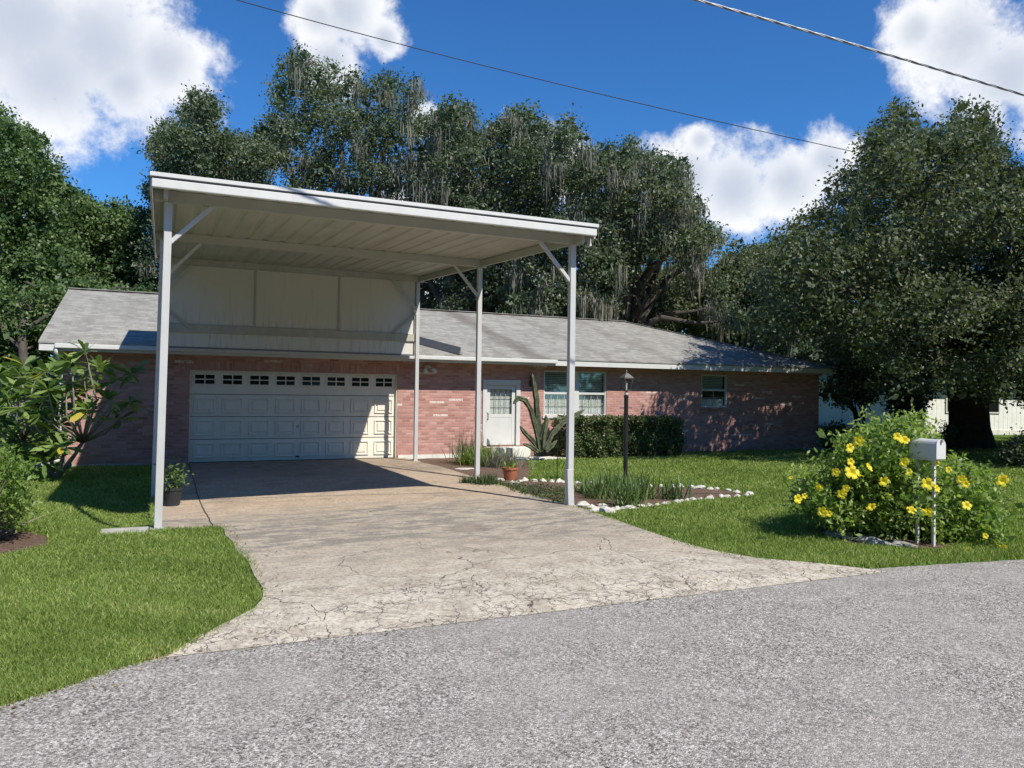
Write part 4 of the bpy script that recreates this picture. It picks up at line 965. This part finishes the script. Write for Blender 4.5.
# ------------------------------------------------------------------ trees
grp = 'moss-hung oaks behind the house'
bgt = [
 ('oak_tree', 'tall bushy oak rising just left of the carport roof', [(142, 200), (140, 150), (160, 120), (185, 95), (200, 84), (222, 100), (240, 130), (262, 120), (285, 150), (290, 200), (290, 330), (130, 330), (136, 240)], 35, (1.0, 34.0), 66, 80, 21),
 ('oak_tree', 'tallest airy oak with open sky gaps behind the carport roof', [(270, 200), (268, 110), (284, 60), (300, 44), (325, 58), (352, 66), (378, 70), (395, 62), (408, 75), (425, 95), (445, 130), (450, 200), (440, 330), (280, 330), (285, 240)], 37, (7.5, 35.0), 40, 150, 22),
 ('oak_tree', 'dense oak behind the carport roof between the airy oak and the mossy one', [(420, 160), (430, 110), (450, 96), (480, 130), (496, 120), (508, 104), (530, 98), (545, 120), (560, 160), (560, 330), (420, 330)], 34, (12.0, 31.0), 56, 100, 23),
 ('oak_tree', 'broad oak draped in long grey moss behind the right half of the roof', [(545, 160), (556, 120), (575, 116), (590, 145), (610, 140), (635, 138), (655, 150), (680, 150), (690, 180), (712, 200), (722, 235), (728, 280), (735, 340), (540, 330), (545, 220)], 31, (17.5, 27.0), 62, 240, 24),
]
for (nm, lb_, poly, D, base, dens, moss, sd_) in bgt:
    bl = crown_blobs(poly, D, 3.2, [1.1, .78, .55, .38, .26, .2], 480, .86 if sd_ == 22 else .8, sd_, .4)
    top = np.mean([b[:3] for b in bl], 0); top[2] = 5.5
    tree(nm, lb_, 'tree', (base[0], base[1], 0), (base[0]*.8+top[0]*.2, base[1]*.8+top[1]*.2, 5.5), .42, bl, grp, 'oak', dens*1.35, .125, .075, moss, 40, sd_, twig=.19)
lft = [
 ('broadleaf_tree', 'big dense green tree at the far left edge', [(-160, 200), (-100, 110), (-30, 95), (5, 104), (40, 135), (62, 165), (72, 210), (70, 300), (60, 345), (-160, 345)], 33, (-6.0, 36.0), 31),
 ('broadleaf_tree', 'lower green tree between the far left tree and the carport', [(40, 230), (60, 180), (85, 185), (100, 205), (128, 195), (150, 215), (165, 260), (165, 330), (40, 345)], 37, (-2.5, 38.0), 32),
 ('broadleaf_tree', 'small dark tree just beyond the left roof end', [(-60, 370), (-40, 290), (0, 275), (40, 285), (90, 280), (150, 285), (160, 330), (60, 350), (30, 395), (-20, 400)], 29, (-4.2, 30.0), 33),
]
for (nm, lb_, poly, D, base, sd_) in lft:
    bl = crown_blobs(poly, D, 2.6, [1.4, 1.0, .65, .42, .28], 400, .6, sd_, .25); top = np.mean([b[:3] for b in bl], 0)
    tree(nm, lb_, 'tree', (base[0], base[1], 0), (base[0]*.7+top[0]*.3, base[1]*.7+top[1]*.3, 4.2), .18 if sd_ == 33 else .35, bl, 'green trees beyond the left side of the house', 'oak2', 62, .15, .09, 8, 20, sd_)
# distant wood closing the view
def wood(name, label, poly, D, spread, sd_, leaf='oak'):
    bl = crown_blobs(poly, D, spread, [2.2, 1.5], 260, .6, sd_); v, f, tn = blob_leaves(bl, 26, .24, .14, twig=.3, per=10)
    tag(mesh_np(name, v, f, leaf, tone=tn*.8, loc=(bl[0][0], bl[0][1], 0)), label, 'woodland', kind='stuff')
def belt(name, label, az0, az1, d0, d1, hmax, n, seed, leaf='oak'):
    r0 = np.random.default_rng(seed); bl = []
    for _ in range(n):
        a = R_(r0.uniform(az0, az1)); d = r0.uniform(d0, d1); bl.append((d*math.sin(a), d*math.cos(a), r0.uniform(.3, hmax), r0.uniform(1.1, 2.1)))
    v, f, tn = blob_leaves(bl, 14, .34, .2, twig=.3, per=9, core=.5)
    tag(mesh_np(name, v, f, leaf, tone=tn*.8, loc=(bl[0][0], bl[0][1], 0)), label, 'woodland', kind='stuff')
belt('far_wood', 'dark far wood closing the view behind the house', 0, 66, 56, 68, 8.5, 520, 41)
belt('far_wood', 'dark far wood beyond the left lawn', -22, 0, 50, 62, 6.5, 110, 42, 'oak2')
bl = crown_blobs([(620, 335), (640, 285), (690, 275), (705, 262), (725, 240), (748, 236), (775, 245), (800, 270), (820, 350), (620, 350)], 37, 2.5, [1.3, .9, .6, .4], 400, .6, 44, .2)+crown_blobs([(618, 336), (622, 272), (660, 262), (704, 268), (712, 336)], 38, 1.5, [1.1, .8, .5], 300, .55, 45, 0)
tree('oak_tree', 'lower dark oak in the gap between the mossy oak and the great right oak', 'tree', (25.5, 29.5, 0), (26, 30, 3.2), .3, bl, None, 'oakr', 60, .15, .085, 20, 14, 44)
# great spreading oak on the right
ob = G(976, 446)
ob = (26.15, 18.2, 0)
poly = [(728, 330), (738, 275), (765, 250), (795, 222), (822, 200), (826, 178), (838, 160), (856, 150), (862, 118), (884, 120), (892, 96), (912, 92), (926, 122), (934, 132), (946, 104), (965, 92), (985, 98), (992, 126), (1012, 158), (1040, 155), (1100, 170), (1180, 260), (1190, 380), (1100, 398), (1010, 394), (960, 398), (900, 402), (868, 380), (850, 352), (815, 342), (770, 345)]
bl = crown_blobs(poly, 23.3, 5.2, [1.15, .8, .55, .38, .26, .2], 900, .84, 51, .42)
bl += crown_blobs([(1034, 165), (1045, 112), (1080, 58), (1140, 22), (1240, 30), (1300, 120), (1300, 330), (1034, 330)], 22.5, 4.0, [1.3, .9, .6], 420, .7, 52, .2)  # unseen crown part beyond the right edge, added to shade the lower crown
rt = thing('spreading_oak', 'great spreading oak with thick dark trunk and low crown on the right', 'tree', ob)
mb = MB(); bx = Vector(ob)
mb.tube([bx+Vector((0, 0, -.2)), bx+Vector((0, 0, .15)), bx+Vector((0, 0, .7)), bx+Vector((-.05, 0, 1.5)), bx+Vector((-.05, 0, 2.2)), bx+Vector((0, 0, 3.0))], [1.05, .82, .66, .62, .72, .8], 18, cap=False)
rr = random.Random(3); big = sorted(bl, key=lambda b: -b[3])[:46]
for i, b in enumerate(big):
    e = Vector(b[:3]); s = bx+Vector((rr.uniform(-.3, .3), rr.uniform(-.3, .3), rr.uniform(2.1, 2.9))); r1 = rr.uniform(.14, .4) if i % 3 else .42
    q1 = s.lerp(e, .3)+Vector((0, 0, rr.uniform(.2, 1.0))); q2 = s.lerp(e, .62)+Vector((rr.gauss(0, .5), rr.gauss(0, .5), rr.uniform(.1, .8))); mb.tube([s, q1, q2, e], [r1, r1*.75, r1*.45, .03], 8, cap=False)
mb.build('trunk', 'bark', rt, smooth=True)
v, f, tn = blob_leaves(bl, 88, .105, .058, twig=.17, per=14, core=.35); mesh_np('crown', v, f, 'oakr', rt, tone=tn)
# understory
def small_tree(name, label, poly, D, base, radii, sd_, leaf='oak2', nst=4, L_=.12, dens=90, mat_='bark'):
    bl = crown_blobs(poly, D, 1.0, radii, 200, .5, sd_, 0, .0 if D < 27 and 'shrub' in name else .5); o = thing(name, label, 'tree' if 'tree' in name else 'shrub', base)
    mb = MB(); stems(mb, base, [b[:3] for b in bl[:nst*3]], .03 if 'tree' in name else .015, sd_); mb.build('trunk' if 'tree' in name else 'stem', mat_, o, smooth=True)
    v, f, tn = blob_leaves(bl, dens, L_, L_*.5, twig=.12, per=9); mesh_np('crown' if 'tree' in name else 'foliage', v, f, leaf, o, tone=tn); return o
q = G(862, 441); small_tree('small_tree', 'thin-stemmed dark small tree beside the right end of the brick house', [(822, 400), (822, 330), (850, 320), (888, 345), (885, 400), (872, 408), (850, 412)], 26, (q[0]*.92, q[1]*.92, 0), [.7, .45, .3], 61, 'oakr', 5)
q = P(905, 430, 27); small_tree('small_tree', 'small dark round-headed tree in front of the white house', [(884, 408), (890, 388), (905, 382), (924, 390), (930, 408), (918, 424), (902, 428), (890, 420)], 28, (q[0], q[1], 0), [.4, .25], 62, 'oakr', 2)
small_tree('shrub', 'dark low shrub at the right edge beyond the yellow bush', [(1000, 470), (1002, 448), (1012, 436), (1030, 430), (1060, 440), (1070, 478), (1020, 478)], 20, tuple(P(1030, 480, 20.5)[:2])+(0,), [.35, .22, .14], 63, 'oakr', 3, .09, 160)
q = AY(835, 448, 20.5); small_tree('shrub', 'low green shrub at the foot of the right house corner', [(820, 452), (822, 425), (840, 420), (856, 430), (860, 450)], 26, (q[0], q[1], 0), [.35, .22], 64, 'oak2', 3, .1, 120)
q = G(948, 446); small_tree('shrub', 'thin upright sapling left of the great oak trunk', [(943, 440), (944, 428), (948, 420), (953, 428), (953, 440)], 26, (q[0]*.95, q[1]*.95, 0), [.16, .1], 65, 'oak2', 2, .07, 200)

# ------------------------------------------------------------------ neighbour's white house
nb = thing('white_house', "neighbour's low white sided house beyond the great oak", 'house', (33.6, 25.6, 0))
A_ = np.array([33.6, 25.6]); e1 = np.array([.954, -.30]); e2 = np.array([.30, .954])
def nmap(mb):
    mb.v = [(A_[0]+u*e1[0]+v*e2[0], A_[1]+u*e1[1]+v*e2[1], z) for u, v, z in mb.v]; return mb
mb = MB(); mb.box(0, 14, 0, 12, 0, 2.75)
for i in range(60): mb.box(.1+i*.235, .11+i*.235, -.006, -.002, .25, 2.6)
for i in range(50): mb.box(-.012, -.002, .1+i*.235, .125+i*.235, .25, 2.6)
nmap(mb).build('siding_wall', 'wall2', nb)
nmap(MB().box(-.03, 14.03, -.03, 12.03, -.05, .22)).build('foundation', 'foundation', nb)
mb = MB(); mb.add([(-.5, -.6, 2.72), (14.5, -.6, 2.72), (14.5, 6, 4.4), (-.5, 6, 4.4), (14.5, 12.6, 2.72), (-.5, 12.6, 2.72)], [(0, 1, 2, 3), (3, 2, 4, 5), (0, 3, 5), (1, 4, 2)]); nmap(mb).build('roof', 'shingle', nb)
mb = MB(); mb.box(-.52, 14.52, -.63, -.60, 2.58, 2.74); mb.box(-.53, -.50, -.6, 12.6, 2.58, 2.74); nmap(mb).build('fascia_board', 'white', nb)
for u in (1.1, 3.2):
    mb = MB(); a, b, c, d = u, u+.62, 1.1, 1.95
    mb.box(a-.07, b+.07, -.05, -.013, c-.07, c); mb.box(a-.07, b+.07, -.05, -.013, d, d+.07); mb.box(a-.07, a, -.05, -.013, c, d); mb.box(b, b+.07, -.05, -.013, c, d)
    o = nmap(mb).build('window', 'white', nb); nmap(MB().box(a, b, -.035, -.02, c, d)).build('pane', 'gpane', o)
# fence far left
fx = P(-20, 428, 37)
fn = thing('wooden_fence', 'grey weathered wooden fence far beyond the left lawn', 'fence', (float(fx[0]), float(fx[1]), 0))
mb = MB(); d = np.array([1.0, -.05]); 
for i in range(28): x = fx[0]-3+i*.17; mb.box(x, x+.15, fx[1]-.01, fx[1]+.01, 0, 1.35+.02*(i % 3))
mb.build('board', 'wood', fn)
mb = MB(); mb.box(fx[0]-3, fx[0]+1.8, fx[1]+.011, fx[1]+.05, 1.0, 1.09); mb.box(fx[0]-3, fx[0]+1.8, fx[1]+.011, fx[1]+.05, .3, .39); mb.build('rail', 'wood', fn)
q = G(15, 450)
gp_ = thing('garden_trellis', 'narrow grey wooden trellis frame behind the long-leaved tree', 'trellis', (q[0], q[1], 0))
mb = MB()
for dx in (-.16, .16): mb.box(q[0]+dx-.03, q[0]+dx+.03, q[1]-.03, q[1]+.03, 0, 1.5)
mb.build('post', 'wood', gp_)
mb = MB()
for k in range(6): mb.box(q[0]-.129, q[0]+.129, q[1]-.012, q[1]+.012, .2+k*.24, .235+k*.24)
mb.build('slat', 'wood', gp_)

# ------------------------------------------------------------------ overhead cables
def cable(pts_px, name, label, mat_, r, sag=0, twist=0):
    Pp = [P(*q) for q in pts_px]; n = 60; a = Pp[0]; b = Pp[-1]; m_ = Pp[1]
    pts = []
    for i in range(n*(6 if twist else 1)+1):
        f = i/(n*(6 if twist else 1)); s = pts_px[1][3] if len(pts_px[1]) > 3 else .5
        q = a*(1-f)*(1-2*f)+m_*4*f*(1-f)+b*f*(2*f-1); pts.append(q)
    mb = MB()
    if twist:
        for k in range(3):
            pp_ = [q+np.array([0, math.cos(i*.33+k*2.094)*r*1.1, math.sin(i*.33+k*2.094)*r*1.1]) for i, q in enumerate(pts)]; mb.tube(pp_, r, 6)
    else: mb.tube(pts, r, 6)
    tag(mb.build(name, mat_, loc=pts[0], smooth=True), label, 'cable')
cable([(-280, -172, 15), (530, 77, 22), (1340, 250, 29)], 'overhead_cable', 'thin dark overhead cable sloping down across the sky into the right oak', 'cable', .013)
cable([(376, -85, 8), (862, 47, 9.4), (1348, 195, 10.8)], 'overhead_cable', 'thicker twisted grey overhead cable crossing the upper right corner of the sky', 'cable2', .0085, twist=1)

# ------------------------------------------------------------------ grass blades
def blades(name, label, poly, n, dmin, dmax, seed, holes=(), hgt=.045):
    r0 = np.random.default_rng(seed); bx0 = min(p[0] for p in poly); bx1 = max(p[0] for p in poly); by0 = min(p[1] for p in poly); by1 = max(p[1] for p in poly)
    X = []; Y = []; tot = 0
    while tot < n:
        m_ = n*4; d = dmin*(dmax/dmin)**(r0.random(m_)**1.15); az = r0.uniform(R_(-14), R_(62), m_); x = d*np.sin(az); y = d*np.cos(az)
        k = (x > bx0) & (x < bx1) & (y > by0) & (y < by1); x = x[k]; y = y[k]; k = inpoly(x, y, poly)
        for h in holes: k &= ~inpoly(x, y, h)
        x = x[k]+r0.normal(size=k.sum())*.03; y = y[k]+r0.normal(size=k.sum())*.03; X.append(x); Y.append(y); tot += len(x)
    x = np.concatenate(X)[:n]; y = np.concatenate(Y)[:n]; d = np.hypot(x, y); z = dip(x, y)
    h = hgt*r0.uniform(.4, 1.5, n)*(1+.25*np.sin(x*3.1)*np.cos(y*2.3)); wd = .0008*d**.9*r0.uniform(.7, 1.4, n); a = r0.uniform(0, 2*np.pi, n); lean = np.abs(r0.normal(size=n))*.75+.1; la = r0.uniform(0, 2*np.pi, n)
    b = np.stack([x, y, z-.004], 1); s = np.stack([np.cos(a), np.sin(a), np.zeros(n)], 1)*wd[:, None]
    e = b+np.stack([np.cos(la)*lean*h, np.sin(la)*lean*h, h], 1)
    V = np.stack([b-s, b+s, e+s*.25, e-s*.25], 1).reshape(-1, 3); F = np.arange(4*n).reshape(n, 4)
    patch = .5+.5*np.sin(x*1.3+np.sin(y*1.7)*1.5)*np.cos(y*1.1+.7); dry = np.clip(np.sin(x*2.3+1.7*np.sin(y*3.1))*np.cos(y*2.9+np.sin(x*4.3))-.55, 0, 1); tn = np.clip(r0.random(n)*.7+.2*patch+(r0.random(n) < .07)*.3+dry*(r0.random(n) < .5)*.6, 0, 1)
    tag(mesh_np(name, V, F, 'grassm', tone=tn, loc=(float(x[0]), float(y[0]), 0)), label, 'grass', kind='stuff')
redge = [p for p in road_edge if p[0] <= .05]
lp_ = [(-9, 2.75)]+[p for p in redge if p[0] > -9]+[(.13, 5.5), (.29, 5.70), (.52, 5.97), (.71, 6.22), (.81, 6.5), (.85, 6.85), (.83, 7.3), (.84, 8.0), (.77, 8.6), (.79, 9.04), (.74, 9.5), (.76, 9.96), (.71, 10.22), (-.05, 10.26), (-.1, 10.6), (-.03, 10.75), (-.03, 18.9), (-9, 18.9)]
slab_hole = [(-.60, 10.1), (-.10, 10.1), (-.10, 10.4), (-.60, 10.4)]
blades('lawn_grass', 'green lawn grass left of the driveway', lp_, 260000, 4.9, 20, 1, (lb_poly, slab_hole), .042)
rp_ = [(q[0]-.045, q[1]) for q in right_e[2:]]+[(6.0, 18.9), (8, 18.9), (9.4, 18.3), (13.2, 18.3), (13.6, 18.9), (20, 18.9), (34, 24), (50, 20), (40, 4.9), (20, 4.85), (12, 5.05), (8.45, 5.31), (7.3, 5.5), (6.4, 5.62)]
ebed = [(5.72, 13.3), (5.6, 19), (8.0, 19), (8.3, 17.3), (7.6, 15.6), (6.9, 14.2), (6.3, 13.3)]
blades('lawn_grass', 'green front lawn grass right of the driveway', rp_, 300000, 7.0, 42, 2, (bed_poly, ebed, mbed), .042)

def added_back_row():  # unseen foliage behind the viewer, added to cut ambient light on the facade
    r0 = np.random.default_rng(77); bl = []
    for _ in range(300):
        a = r0.uniform(R_(60), R_(330)); d = r0.uniform(30, 44); x, y = d*math.sin(a), d*math.cos(a)
        if y > 14: continue
        bl.append((x, y, r0.uniform(1.0, 11.5), r0.uniform(1.8, 3.2)))
    v, f, tn = blob_leaves(bl, 5, .6, .4, twig=.5, per=10, core=.6)
    tag(mesh_np('woodland', v, f, 'oak', tone=tn*.8, loc=(0, -38, 0)), 'unseen row of tall trees added behind the viewer to dim the ambient light', 'woodland', kind='stuff')
added_back_row()

# fallen leaves and clippings on the concrete and along the road edge
pts_ = []
for _ in range(420):
    k = random.random()
    if k < .35: y = random.uniform(6, 18.5); x = xat(right_e, y)-abs(random.gauss(0, .25))
    elif k < .6:
        i = random.randrange(5, 16); a, b = road_edge[i], road_edge[i+1]; f_ = random.random(); x = a[0]+(b[0]-a[0])*f_; y = a[1]+(b[1]-a[1])*f_-abs(random.gauss(0, .12))
    elif k < .75: y = random.uniform(6.5, 10); x = xat(left_e, y)+abs(random.gauss(0, .12))
    else: x = random.uniform(.9, 5.3); y = random.uniform(5.8, 18)
    on = 5.5 < y < 19 and (xat(left_e, y) if y < 10.19 else -.02) < x < xat(right_e, y)
    pts_.append((x, y, (.048+float(sd(x, y))) if on else .014))
c = np.array(pts_); n = len(c); a_ = rng.uniform(0, 6.28, n); dd = np.stack([np.cos(a_), np.sin(a_), rng.uniform(0, .35, n)], 1)
v, f = leaf_quads(c, rng.uniform(.02, .045, n), rng.uniform(.01, .02, n), nrm_up=4, direction=dd)
MAT['litter'] = leafmat('dry_leaf_litter', [(0, (.08, .05, .025)), (.6, (.2, .13, .06)), (1, (.32, .27, .1))], .8, .2, .1)
tag(mesh_np('leaf_litter', v, f, 'litter', tone=rng.random(n), loc=(3, 8, 0)), 'brown fallen leaves scattered over the driveway and the road edge', 'leaf litter', kind='stuff')
